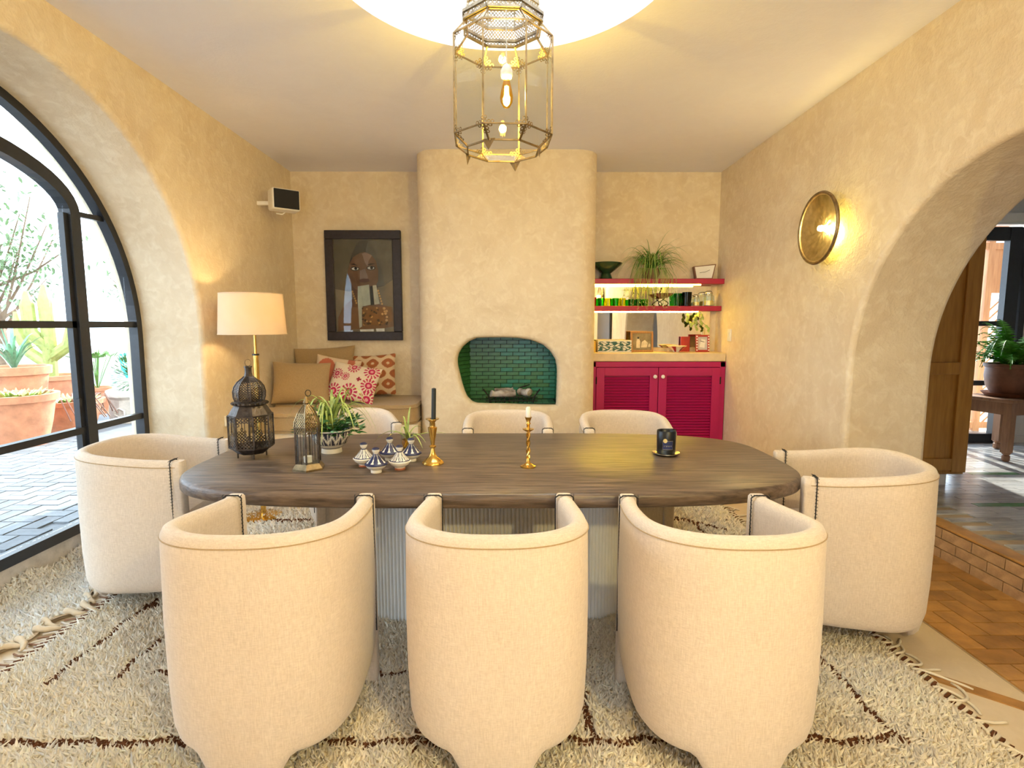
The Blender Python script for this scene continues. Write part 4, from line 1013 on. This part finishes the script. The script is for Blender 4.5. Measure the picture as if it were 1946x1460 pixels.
mr_ = B().box((cxm-.02, YB-.012, 1.505), (cw-.09, .014, .63)).build('niche_mirror', 'mirror', label='plain mirror panel behind the niche shelves', cat='mirror')
def shelf(z, yf, th, lab):
    o = thing('niche_shelf', lab, 'shelf', (cxm, YB, z)); dpt = YB-yf-.022
    B().box((0, -.022-dpt/2, 0), (cw-.002, dpt, th)).build('board', 'crimson', o, bevel=.004)
    B().box((-.08, -.022-dpt+.06, -th/2-.006), (cw*.80, .014, .010)).build('led_strip', 'led', o)
    return o
shelf(1.840, 5.40, .05, 'upper crimson shelf carrying the clock and green bowl'); shelf(1.578, 5.45, .05, 'lower crimson shelf carrying the glassware')
ZU, ZL, ZK = 1.8655, 1.6035, 1.148
B().lathe([(0, 0), (.065, 0), (.055, .03), (.045, .055), (.085, .085), (.145, .135), (.158, .155), (.150, .158), (.13, .14), (.07, .095), (0, .085)], 40).build('pedestal_bowl', 'green_glaze', smooth=45, loc=(.955, 5.49, ZU), label='dark green glazed pedestal bowl on the upper shelf', cat='bowl')
spn = thing('shelf_plant', 'bushy spider plant in a dark pot spilling over the upper shelf', 'potted plant', (1.40, 5.49, ZU))
B().lathe([(0, 0), (.06, 0), (.085, .05), (.09, .10), (.085, .10), (.078, .06), (0, .06)], 24).build('pot', 'clay', spn, smooth=40)
rr = random.Random(11)
for k in range(120):
    a = rr.uniform(0, 2*PI); fy = .5 if math.sin(a) > 0 else 1
    b = B(); blade(b, (rr.uniform(-.04, .04), rr.uniform(-.03, .02), .08), a if fy == 1 else -a*.999, rr.uniform(.14, .42), rr.uniform(.12, .38), .0065, n_=8, droop=rr.uniform(1.5, 2.6)); b.build('leaf', 'leaf' if k % 3 else 'leaf_pale', spn)
for a, ln, h in ((.95, .22, .38), (.8, .30, .30), (2.6, .10, .30), (.5, .34, .22)): b = B(); blade(b, (0, 0, .09), a-.7, ln, h, .006, droop=.95); b.build('leaf', 'leaf', spn)
b = B()
for k in range(60):
    x = rr.uniform(-.20, .22); y = -.10-rr.uniform(.0, .03); z = .06
    p = [Vector((x*.3, -.05, .09)), Vector((x*.7, -.10, .10)), Vector((x, y, .02)), Vector((x+rr.uniform(-.02, .02), y-.01, -.08)), Vector((x+rr.uniform(-.04, .04), y-.012, rr.uniform(-.30, -.12)))]
    b.tube(p, [.0015]*4+[.0008], 3)
    blade(b, p[-1], rr.uniform(PI, 2*PI), .03, -.03, .004, n_=4); blade(b, p[3], rr.uniform(PI, 2*PI), .04, -.02, .004, n_=4)
b.build('runner', 'leaf_pale', spn, kind='stuff')
ck = thing('shelf_clock', 'slanted wooden mantel clock with white face on the upper shelf', 'clock', (1.93, 5.50, ZU), R(-8))
tz = [(-.085, 0), (.075, 0), (.105, .145), (-.11, .125)]
B().prism(tz, lambda u, v: (u, -.035, v), lambda u, v: (u, .045, v)).build('case', 'clay', ck, bevel=.003)
B().prism([(u*.88, .01+v*.86) for u, v in tz], lambda u, v: (u, -.039, v), lambda u, v: (u, -.035, v)).build('face', 'paper_white', ck)
B().bar((0, -.042, .068), (.045, -.042, .088), .006, .003).build('hand', 'iron', ck); B().bar((0, -.042, .068), (-.05, -.042, .062), .004, .003).build('hand', 'iron', ck)
# glassware on the lower shelf
def tumbler(mat, loc, r_, h, lab, grp=None):
    n_ = 16; return B().lathe([(0, 0), (r_*.85, 0), (r_, h), (r_*.93, h), (r_*.78, .006), (0, .006)], n_).build('tumbler', mat, smooth=30, loc=loc, label=lab, cat='glass', group=grp)
tumbler('red_glass', (.835, 5.50, ZL), .032, .085, 'red glass tumbler at the left end of the lower shelf')
for k in range(4):
    tumbler('yellow_glass' if k % 2 else 'green_glass', (.915+.072*k, 5.51+.012*(k % 2), ZL), .033, .078, ['leftmost green tumbler beside the red one on the lower shelf', 'yellow tumbler between two green ones on the lower shelf', 'second green tumbler, between the two yellow ones', 'second yellow tumbler, furthest right of the row of four'][k], 'coloured tumblers on the lower shelf')
for k in range(3): tumbler('green_glass', (1.215+.07*k, 5.505, ZL), .032, .068, ['bright green low tumbler left of the trailing leaves', 'bright green low tumbler under the trailing leaves', 'bright green low tumbler right of the trailing leaves'][k], 'low green tumblers on the lower shelf')
bw_ = thing('footed_dish', 'rust glass dish on a curly black metal foot on the lower shelf', 'dish', (1.525, 5.472, ZL))
B().lathe([(0, .085), (.05, .088), (.085, .115), (.10, .122), (.08, .108), (.04, .08), (0, .078)], 32).build('dish', 'clay', bw_, smooth=40)
b = B()
for sx in (-1, 1): b.tube([(sx*(.02+.028*math.sin(t*5)), 0, .08*t) for t in [i/16 for i in range(17)]], .005, 6); b.tube([(sx*.045, 0, .004), (sx*.01, 0, .004)], .005, 6)
b.build('foot', 'iron', bw_)
tumbler('green_glass', (1.675, 5.50, ZL), .038, .125, 'green glass tumbler beside the dark one on the lower shelf')
tumbler('smoke_glass', (1.76, 5.48, ZL), .048, .135, 'tall dark green glass tumbler on the lower shelf')
def jar(loc, r_, h, lab):
    o = thing('glass_jar', lab, 'jar', loc); B().lathe([(0, 0), (r_, 0), (r_, h*.75), (r_*.7, h*.85), (r_*.7, h*.93), (r_*.65, h*.93), (r_*.65, h*.84), (r_*.94, h*.74), (r_*.92, .006), (0, .006)], 24).build('body', 'clear_glass', o, smooth=40)
    B().lathe([(0, h*.93), (r_*.75, h*.93), (r_*.75, h), (0, h)], 20).build('lid', 'silver', o, smooth=40); B().tube([(-r_*.7, 0, h*.9), (-r_*1.0, 0, h*1.0), (-r_*.4, 0, h*1.12), (r_*.4, 0, h*1.12), (r_*.75, 0, h*.95)], .003, 5).build('wire', 'iron', o)
    B().lathe([(0, .008), (r_*.88, .008), (r_*.88, h*.4), (0, h*.4)], 20).build('content', 'gold', o, smooth=40)
jar((1.865, 5.52, ZL), .036, .10, 'small glass jar next to the dark green tumbler'); jar((1.985, 5.50, ZL), .052, .13, 'larger clip-top glass jar at the right end of the lower shelf')
# counter things
B().box((.825, 5.45, ZK+.055), (.055, .09, .11)).build('yellow_box', 'yellow_paint', bevel=.004, label='small yellow box at the left end of the counter', cat='box')
jb = thing('patterned_box', 'long white box with dark teal scroll pattern on the counter', 'box', (1.035, 5.44, ZK))
def scroll(x, y, z):
    if z < .012 or z > .105: return (.75, .74, .68)
    if .058 < z < .064: return (.7, .7, .64)
    return (.02, .10, .085) if math.sin(x*95+math.sin(z*140)*1.6)*math.cos(z*120+math.sin(x*60)) > -.12 else (.74, .74, .68)
n_ = 90; m_ = 34; P_ = [(-.165+.33*i/(n_-1), -.061, .118*j/(m_-1)) for i in range(n_) for j in range(m_)]
vcol(B().grid(P_, n_, m_).build('front_panel', 'vcol', jb), scroll)
B().box((0, 0, .059), (.33, .12, .118)).build('body', 'paper_white', jb, bevel=.002)
def pframe(name, loc, w, h, t, mat, lab, rx, art):
    o = thing(name, lab, 'picture', loc); o.rotation_euler = (R(rx), 0, R(0))
    for (cx_, cz_, sx, sz) in ((0, h-t/2, w, t), (0, t/2, w, t), (-w/2+t/2, h/2, t, h-2*t), (w/2-t/2, h/2, t, h-2*t)): B().box((cx_, 0, cz_), (sx, .018, sz)).build('frame_bar', mat, o, bevel=.002)
    B().box((0, .004, h/2), (w-2*t, .006, h-2*t)).build('print', art[0], o)
    for q, (mat2, poly) in enumerate(art[1:]): B().prism(poly, lambda u, v: (u, .0004-.0004*q, v), lambda u, v: (u, .0012-.0004*q, v)).build('print_shape', mat2, o)
    return o
pm('sepia', (.30, .24, .13), .7, var=.35, scale=14); pm('sepia_light', (.75, .66, .46), .7, var=.2, scale=20); pm('grey_print', (.55, .52, .52), .6, var=.15); pm('dark_print', (.05, .045, .04), .7)
pframe('photo_frame', (1.32, 5.45, ZK+.001), .225, .205, .02, 'wood_frame', 'square wooden framed sepia photo of figures on the counter', -6, ['sepia',
    ('sepia_light', [(-.055, .04), (-.02, .04), (-.015, .10), (-.03, .145), (-.045, .145), (-.055, .1)]), ('sepia_light', [(-.01, .045), (.05, .045), (.06, .09), (.03, .12), (0, .10)]), ('sepia_light', [(.06, .05), (.085, .05), (.085, .08), (.07, .085)]), ('dark_print', [(-.045, .13), (-.028, .13), (-.028, .15), (-.045, .15)])])
fd = pframe('photo_frame', (1.925, 5.45, ZK+.001), .135, .17, .02, 'red_frame', 'small red and white framed print at the right end of the counter', -5, ['grey_print', ('paper_white', [(-.03, .05), (.02, .04), (.03, .12), (-.01, .13)]), ('dark_print', [(-.02, .105), (.02, .095), (.02, .1), (-.02, .112)])])
b = B()
for k in range(6):
    for x in (-.058, .058): b.box((x, -.0095, .018+.027*k), (.012, .002, .014))
b.build('frame_ornament', 'paper_white', fd)
bd = thing('red_white_bowl', 'small white bowl with red wings pattern on the counter', 'bowl', (1.655, 5.42, ZK))
n_ = 64
fine = [(0, 0), (.03, 0), (.034, .008), (.05, .025), (.066, .04), (.088, .056), (.10, .062), (.096, .064), (.07, .045), (0, .014)]
vcol(B().lathe(fine, n_).build('bowl', 'vcol', bd, smooth=50), lambda x, y, z: (.35, .01, .02) if (abs(math.sin(math.atan2(y, x)*2.5+.6)) > .8 and .006 < z < .058) else (.78, .72, .64))
B().box((2.0, 5.548, ZK+.075), (.09, .02, .15)).build('dark_frame_back', 'red_frame', loc=(-.22, .0, 0), rot=None, label='dark red upright card leaning behind the small print', cat='card')
vn = thing('hanging_vine', 'trailing pothos vine hanging from under the lower shelf', 'plant', (1.86, 5.52, 1.553))
b = B(); b2 = B()
for x0_, dx_, ln in ((-.09, .10, .16), (.05, .08, .18), (.02, -.03, .10)):
    p = [Vector((x0_+dx_*t*t+.012*math.sin(t*9), -.02*t, -ln*t)) for t in [i/8 for i in range(9)]]; b.tube(p, .002, 4)
    for q in range(1, 9): leaf_oval(b2, p[q], (rr.uniform(-.8, .8), rr.uniform(-.6, .1), -.8), rr.uniform(.035, .055), .03, up=Vector((0, -1, .2)))
b.build('stem', 'leaf', vn); b2.build('leaf', 'leaf_pale', vn)

# ------------------------------------------------------------ fire grate and logs
gr = thing('fire_grate', 'black iron fire grate standing on the green hearth', 'grate', (.02, 5.10, .698))
b = B()
for k in range(10): b.tube([(-.19+.042*k, -.08, .0), (-.19+.042*k, -.085, .055)], .004, 5); b.tube([(-.19+.042*k, -.085, .035), (-.19+.042*k, .08, .035)], .004, 5)
b.build('bar', 'iron', gr)
b = B(); b.tube([(-.24, -.085, .055), (.24, -.085, .055)], .005, 6); b.tube([(-.24, -.085, .02), (.24, -.085, .02)], .005, 6); b.build('rail', 'iron', gr)
for sx in (-1, 1): B().tube([(sx*.20, -.085, .0), (sx*.21, -.085, .06), (sx*.26, -.09, .13)], .007, 6).build('horn', 'iron', gr)
def log(p0, p1, r_, lab, seed):
    q = random.Random(seed); a, c = Vector(p0), Vector(p1)
    o = B().tube([a.lerp(c, t)+Vector((0, q.uniform(-.006, .006), q.uniform(-.006, .006))) for t in [i/8 for i in range(9)]], [r_*q.uniform(.85, 1.1) for i in range(9)], 10)
    return o.build('fire_log', 'birch', smooth=60, label=lab, cat='log', group='logs on the grate')
log((-.17, 5.06, .775), (.06, 5.08, .78), .036, 'pale charred log lying at the left of the grate', 1); log((.10, 5.15, .785), (.19, 5.04, .79), .036, 'pale charred log lying across the right of the grate', 2); log((-.14, 5.15, .795), (.04, 5.145, .805), .026, 'thin pale log resting on top of the others', 3)
B().tube([(.10, 5.12, .83), (.19, 5.10, .86)], .006, 6).build('poker', 'iron', label='short black iron poker resting on the logs', cat='poker')

# ------------------------------------------------------------ rugs
def rug_line(x, y):
    """brown lines woven into the cream pile (world coordinates)"""
    def near(v, c, w): return abs(v-c) < w
    wob = .008*math.sin(x*23)+.006*math.sin(x*51+1); woy = .008*math.sin(y*21)+.005*math.sin(y*47)
    if near(y+wob, 1.715, .017) and -1.80 < x < 1.36: return True
    if near(x+woy, 1.32, .015) and 1.70 < y < 3.8: return True
    if near(x+woy, .285, .015) and 1.70 < y < 1.97: return True
    if near(x+woy, -.318, .013) and 1.66 < y < 1.78: return True
    if near(y+wob, 2.085, .014) and (-.9 < x < .2 or -1.45 < x < -1.32): return True
    if near(x+woy, -1.82+(y-2.3)*.02, .014) and 2.0 < y < 2.7: return True
    if near(x+woy, -1.57, .013) and 2.04 < y < 2.36: return True
    if abs(x+1.80)+abs(y-2.62)*.8 < .05: return True
    if near(y+wob, 3.83, .03) and -1.9 < x < 1.3: return True
    if near(y-3.83+.9*(x-1.27), 0, .03) and 1.2 < x < 1.5: return True
    return False
def pile(name, parent, xr, yr, zf, spacing, hgt, wid, colf, inside=None, seed=1, lines=None):
    rs = np.random.RandomState(seed); nx = int((xr[1]-xr[0])/spacing); ny = int((yr[1]-yr[0])/spacing)
    X, Y = np.meshgrid(np.linspace(xr[0], xr[1], nx), np.linspace(yr[0], yr[1], ny)); X = (X+rs.uniform(-.5, .5, X.shape)*spacing).ravel(); Y = (Y+rs.uniform(-.5, .5, Y.shape)*spacing).ravel()
    if inside is not None: k = inside(X, Y); X, Y = X[k], Y[k]
    n_ = len(X); ln = np.array([lines(x, y) for x, y in zip(X, Y)]) if lines else np.zeros(n_, bool)
    H = hgt*rs.uniform(.7, 1.25, n_)*np.where(ln, .45, 1); A = rs.uniform(0, 2*PI, n_); Lx = rs.normal(0, .55, n_)*H; Ly = rs.normal(-.15, .55, n_)*H
    Z = zf(X, Y) if callable(zf) else np.full(n_, zf)
    V = np.zeros((n_, 4, 3)); W_ = wid*rs.uniform(.7, 1.2, n_)
    for q in range(3):
        V[:, q, 0] = X+W_*np.cos(A+q*2.094); V[:, q, 1] = Y+W_*np.sin(A+q*2.094); V[:, q, 2] = Z
    V[:, 3, 0] = X+Lx; V[:, 3, 1] = Y+Ly; V[:, 3, 2] = Z+H
    F = np.array([[0, 1, 3], [1, 2, 3], [2, 0, 3]])[None]+4*np.arange(n_)[:, None, None]; F = F.reshape(-1)
    me = bpy.data.meshes.new(name); me.vertices.add(4*n_); me.vertices.foreach_set('co', V.ravel()); me.loops.add(len(F)); me.loops.foreach_set('vertex_index', F.astype(np.int32))
    me.polygons.add(3*n_); me.polygons.foreach_set('loop_start', np.arange(0, 9*n_, 3, dtype=np.int32)); me.polygons.foreach_set('loop_total', np.full(3*n_, 3, dtype=np.int32)); me.update(); me.validate()
    c = np.ones((n_, 4, 4), np.float32); base = colf(X, Y, rs); base[ln] = np.array([.13, .05, .022])*rs.uniform(.7, 1.3, (ln.sum(), 1))
    c[:, :, :3] = base[:, None, :]
    a = me.color_attributes.new('Col', 'FLOAT_COLOR', 'POINT'); a.data.foreach_set('color', c.ravel()); me.materials.append(MATS['wool'])
    o = bpy.data.objects.new(name, me); COL.objects.link(o); o.parent = parent; o['kind'] = 'stuff'; return o
def cream(X, Y, rs):
    b_ = np.array([.93, .86, .73])[None]*rs.uniform(.82, 1.12, (len(X), 1)); t = (.5+.5*np.sin(X*3+Y*5)*np.sin(Y*7-X*2))[:, None]
    return np.clip(b_*(1-.12*t*np.array([.3, .6, 1.0])[None]), 0, .97)
RX0, RX1, RY0, RY1 = -2.05, 1.66, .4, 4.22
rg = thing('wool_rug', 'large shaggy cream wool rug with thin brown lines under the table', 'rug', (0, 0, 0))
def backing(x0, x1, y0, y1, z0, z1): return B().box(((x0+x1)/2, (y0+y1)/2, (z0+z1)/2), (x1-x0, y1-y0, z1-z0))
bk = backing(RX0, RX1, RY0, RY1, .001, .010).build('backing', 'wool', rg); vcol(bk, lambda x, y, z: (.66, .55, .42))
pile('pile', rg, (RX0+.02, RX1-.03), (1.0, 2.75), .009, .0105, .026, .0085, cream, seed=2, lines=rug_line)
pile('pile', rg, (RX0+.02, RX1-.03), (2.75, 4.2), .009, .017, .026, .013, cream, seed=3, lines=rug_line)
# striped selvedges
for x, nm in ((RX1+.012, 'R'), (RX0-.012, 'L')):
    b = B(); N_ = 190
    for k in range(N_):
        y = 1.0+.0165*k; b.bar((x-.016, y-.010, .010), (x+.016, y+.010, .010), .011, .012)
    o = b.build('selvedge', 'wool', rg); nv = 8; a = o.data.color_attributes.new('Col', 'FLOAT_COLOR', 'POINT')
    cc = np.ones((len(o.data.vertices), 4), np.float32)
    for k in range(N_): cc[k*8:k*8+8, :3] = (.13, .05, .022) if k % 2 else (.72, .64, .50)
    a.data.foreach_set('color', cc.ravel())
rr = random.Random(21)
for k in range(56):
    y = 1.40+.05*k+rr.uniform(-.02, .02); x = RX1+.02; p = [Vector((x-.03, y, .016))]; ang = rr.uniform(-1.0, 1.0)
    L_ = rr.uniform(.09, .20); m_ = 8; cv2 = rr.uniform(-3.2, 3.2)
    for q in range(m_): ang += cv2/m_; p.append(p[-1]+Vector((math.cos(ang)*L_/m_, math.sin(ang)*L_/m_, 0))); p[-1].z = max(.006, .018-.003*q)
    o = B().tube(p, [.006]*m_+[.004], 5).build('tassel', 'wool', rg, smooth=180); vcol(o, lambda x, y, z: (.78, .70, .56))
for k in range(26):
    y = 2.0+.036*k; x = RX0-.02; p = [Vector((x+.02, y, .012)), Vector((x-.03, y+rr.uniform(-.01, .01), .010)), Vector((x-.07, y+rr.uniform(-.02, .02), .006))]
    o = B().tube(p, .0045, 5).build('tassel', 'wool', rg); vcol(o, (lambda x, y, z: (.70, .62, .52)) if k % 2 else (lambda x, y, z: (.28, .16, .10)))
# small runner in the arched doorway, its far edge rucked up against the sill
r2 = thing('doorway_rug', 'small shaggy white rug in the arched doorway beside the glass door', 'rug', (0, 0, 0))
def rz2(X, Y): return .012+.055*np.clip((-2.42-X)/.17, 0, 1)**1.5*(1+.35*np.sin(Y*14))+.010*np.sin(Y*11+X*9)**2
def edge_in(y): return -2.17-.03*np.sin(y*9)-.025*np.sin(y*23+1)-.05*(y-2.6)
nx, ny = 24, 120; P_ = []
for i in range(nx):
    for j in range(ny):
        y = 1.35+2.0*j/(ny-1); e = float(edge_in(y)); x = -2.595+(e+2.595)*i/(nx-1); P_.append((x, y+.02*math.sin(i*.7), float(rz2(np.array(x), np.array(y)))))
b = B().grid(P_, nx, ny); lo = [(x, y, z-.011) for x, y, z in P_]; b.grid(lo, nx, ny); o = b.build('backing', 'wool', r2, smooth=180); vcol(o, lambda x, y, z: (.62, .50, .36))
pile('pile', r2, (-2.59, -2.12), (1.36, 3.33), rz2, .0125, .026, .011, lambda X, Y, rs: np.clip(np.array([.93, .89, .82])[None]*rs.uniform(.8, 1.12, (len(X), 1)), 0, .95), inside=lambda X, Y: X < edge_in(Y)-.015, seed=9)
for k in range(9):
    y = 2.15+.08*k; x = float(edge_in(y)); p = [Vector((x-.03, y, .03))]; ang = rr.uniform(-.6, .6)
    for q in range(6): ang += rr.uniform(-.5, .5); p.append(p[-1]+Vector((math.cos(ang)*.018, math.sin(ang)*.018, -.003)))
    o = B().tube(p, [.014, .016, .013, .014, .012, .010, .006], 6).build('tuft', 'wool', r2, smooth=180); vcol(o, lambda x, y, z: (.70, .58, .42))

# ------------------------------------------------------------ outside on the left
def potplant_pot(name, lab, loc, prof, mat='terracotta', cat='potted plant', seg=28):
    o = thing(name, lab, cat, loc); B().lathe(prof, seg).build('pot', mat, o, smooth=40); B().lathe([(0, prof[-2][1]-.0), (prof[-2][0], prof[-2][1])], 20, close=False).build('soil', 'soil', o); return o
TG = .16
def potprof(r_, h): return [(0, 0), (r_*.68, 0), (r_*.85, h*.45), (r_*.96, h*.86), (r_*1.06, h*.87), (r_*1.08, h), (r_*.95, h), (r_*.9, h*.9), (0, h*.9)]
rr = random.Random(31)
def succulent(b, c, r_, n_):
    for k in range(n_):
        a = rr.uniform(0, 2*PI); q = r_*rr.random()**.5; leaf_oval(b, Vector(c)+Vector((q*math.cos(a), q*math.sin(a), 0)), (math.cos(a), math.sin(a), rr.uniform(.2, 1.4)), rr.uniform(.06, .13), rr.uniform(.03, .05))
A = potplant_pot('terrace_pot', 'big terracotta pot of pale succulents on the terrace at far left', (-5.1, 5.62, TG), potprof(.34, .55)); b = B(); succulent(b, (0, 0, .5), .3, 120); b.build('succulent_leaf', 'leaf_pale', A, kind='stuff')
A = potplant_pot('terrace_pot', 'terracotta pot with spiky agave beside the left edge of the door', (-6.1, 6.75, TG), potprof(.34, .75)); 
for k in range(26): b = B(); blade(b, (0, 0, .68), rr.uniform(0, 2*PI), rr.uniform(.1, .4), rr.uniform(.3, .5), .022, droop=rr.uniform(.7, 1.3)); b.build('leaf', 'leaf_blue', A)
A = potplant_pot('terrace_pot', 'low wide terracotta pot with reddish trailing shrub by the door mullion', (-5.2, 6.42, TG), potprof(.33, .38)); b = B(); b2 = B(); succulent(b, (0, 0, .34), .28, 90)
for k in range(26): a = rr.uniform(0, 2*PI); b2.tube([(.25*math.cos(a), .25*math.sin(a), .36), (.36*math.cos(a), .36*math.sin(a), .42), (.46*math.cos(a+.2), .46*math.sin(a+.2), .18)], .007, 5)
b.build('shrub_leaf', 'leaf_pale', A, kind='stuff'); b2.build('stem', 'clay', A)
A = potplant_pot('terrace_pot', 'slim pink terracotta pot with sparse twigs seen right of the mullion', (-5.85, 7.75, TG), potprof(.16, .38)); b = B()
for k in range(12): a = rr.uniform(0, 2*PI); b.tube([(0, 0, .33), (.1*math.cos(a), .1*math.sin(a), .6), (.2*math.cos(a), .2*math.sin(a), rr.uniform(.7, .95))], .005, 4); succulent(b, (.2*math.cos(a), .2*math.sin(a), .8), .08, 6)
b.build('twig', 'leaf', A, kind='stuff')
A = potplant_pot('terrace_urn', 'square stone urn with dark green shrub near the right edge of the door', (-4.95, 7.15, TG), [(0, 0), (.25, 0), (.27, .1), (.25, .3), (.29, .34), (.29, .42), (.24, .42), (.22, .38), (0, .38)], 'stone', seg=8); b = B()
for k in range(420):
    v = Vector((rr.gauss(0, .5), rr.gauss(0, .5), rr.gauss(0, .5))); v = v.normalized()*rr.random()**.4; c = Vector((.05+.26*v.x, .26*v.y, .62+.28*v.z)); leaf_oval(b, c, (v.x, v.y, v.z+.3), rr.uniform(.05, .09), .025)
b.build('shrub_leaf', 'leaf_dark', A, kind='stuff')
ornament = B().tube([(.0, -.26, .2+.05*0), (.06, -.262, .17), (.06, -.262, .12), (0, -.262, .09), (-.06, -.262, .12), (-.06, -.262, .17)], .012, 6, closed=True).build('ring_ornament', 'stone', A)
A = thing('turquoise_pot', 'bright turquoise pot standing beyond the stone urn', 'pot', (-5.42, 7.9, TG)); B().box((0, 0, .25), (.3, .3, .5)).build('stand', 'stone', A); B().lathe([(0, .5), (.10, .5), (.15, .62), (.17, .82), (.15, .85), (.13, .8), (0, .7)], 24).build('pot', 'turquoise', A, smooth=40)
# candelabra cactus
ca = potplant_pot('cactus', 'tall yellow green candelabra cactus in a pot on the terrace', (-6.95, 8.3, TG), potprof(.36, .5))
def ribbed(b, pts, r_):
    pts = [Vector(p) for p in pts]; n_ = len(pts); base = len(b.v); sg = 20; u = None
    for i in range(n_):
        t = (pts[min(i+1, n_-1)]-pts[max(i-1, 0)]).normalized(); u = (Vector((1, 0, 0))-t*t.x).normalized(); w = t.cross(u); f = 1 if i < n_-1 else .3
        for k in range(sg): a = 2*PI*k/sg; q = r_*f*(1+.22*(k % 2*2-1)); b.v.append(tuple(pts[i]+(u*math.cos(a)+w*math.sin(a))*q))
    for i in range(n_-1):
        for k in range(sg): b.f.append((base+i*sg+k, base+i*sg+(k+1) % sg, base+(i+1)*sg+(k+1) % sg, base+(i+1)*sg+k))
    b.f.append(tuple(base+(n_-1)*sg+k for k in range(sg)))
for arm in ([(0, 0, .45), (.02, 0, 1.0), (0, 0, 1.6), (.0, 0, 1.85)], [(0, 0, .65), (-.28, 0, .85), (-.42, 0, 1.15), (-.45, 0, 1.45)], [(0, 0, .75), (.26, .05, .95), (.36, .05, 1.25), (.38, .05, 1.65)], [(0, 0, .9), (-.16, -.1, 1.15), (-.18, -.1, 1.55), (-.18, -.1, 1.75)]):
    b = B(); ribbed(b, arm, .075); b.build('cactus_arm', 'cactus', ca, smooth=180)
# airy tree and shrubs further off
def tree(name, lab, loc, h, cr_, n_, mat):
    o = thing(name, lab, 'tree', loc); b = B(); lb_ = B()
    b.tube([(0, 0, 0), (.1, 0, h*.3), (-.05, .05, h*.6), (0, 0, h*.85)], [.10, .08, .06, .02], 7)
    for k in range(16):
        a = rr.uniform(0, 2*PI); e = Vector((cr_*math.cos(a)*rr.uniform(.5, 1), cr_*math.sin(a)*rr.uniform(.5, 1), h*rr.uniform(.55, 1.0))); s_ = Vector((0, 0, h*rr.uniform(.25, .7)))
        m_ = s_.lerp(e, .5)+Vector((0, 0, -.1)); b.tube([s_, m_, e], [.035, .02, .008], 5)
        for q in range(n_//16): t = rr.uniform(.35, 1.1); c = s_.lerp(e, t)+Vector((rr.gauss(0, .22), rr.gauss(0, .22), rr.gauss(0, .2))); leaf_oval(lb_, c, (rr.uniform(-1, 1), rr.uniform(-1, 1), rr.uniform(-1, .6)), rr.uniform(.10, .17), .05)
    b.build('trunk', 'bark', o); lb_.build('leaf', mat, o, kind='stuff')
tree('olive_tree', 'airy pale olive tree behind the terrace pots', (-9.3, 10.0, .1), 3.5, 1.5, 1400, 'olive_leaf'); tree('olive_tree', 'second smaller olive tree seen right of the door mullion', (-8.6, 13.4, .1), 2.6, 1.1, 700, 'olive_leaf'); tree('olive_tree', 'leafy olive tree at the far left of the terrace', (-13.5, 10.4, .1), 4.2, 1.6, 1000, 'olive_leaf')
gw = B().box((-11, 11.5, .4), (.3, 16, .9)).build('garden_wall', 'stone', kind='structure', rot=None)
# pergola roof above the terrace door
pg = thing('pergola', 'reed roofed pergola with white truss above the terrace door', 'pergola', (-4.2, 3.0, 0))
for k in range(7): B().box((-.2, -1.5+.42*k, 3.62), (3.2, .07, .12)).build('beam', 'reed', pg)
B().box((-.2, -.15, 3.70), (3.3, 3.2, .03)).build('reed_mat', 'reed', pg)
tr_ = B(); y = 1.6
tr_.bar((-1.8, y, 3.66), (1.5, y, 3.66), .05); tr_.bar((-1.8, y, 3.40), (1.5, y, 3.40), .05)
for k in range(7): tr_.bar((-1.8+.47*k, y, 3.40 if k % 2 else 3.66), (-1.33+.47*k, y, 3.66 if k % 2 else 3.40), .03)
tr_.build('truss', 'white_plastic', pg)
for x in (-1.75, ): 
    for y in (-1.5, 1.6): B().box((x, y, 1.9), (.09, .09, 3.5)).build('post', 'white_plastic', pg)
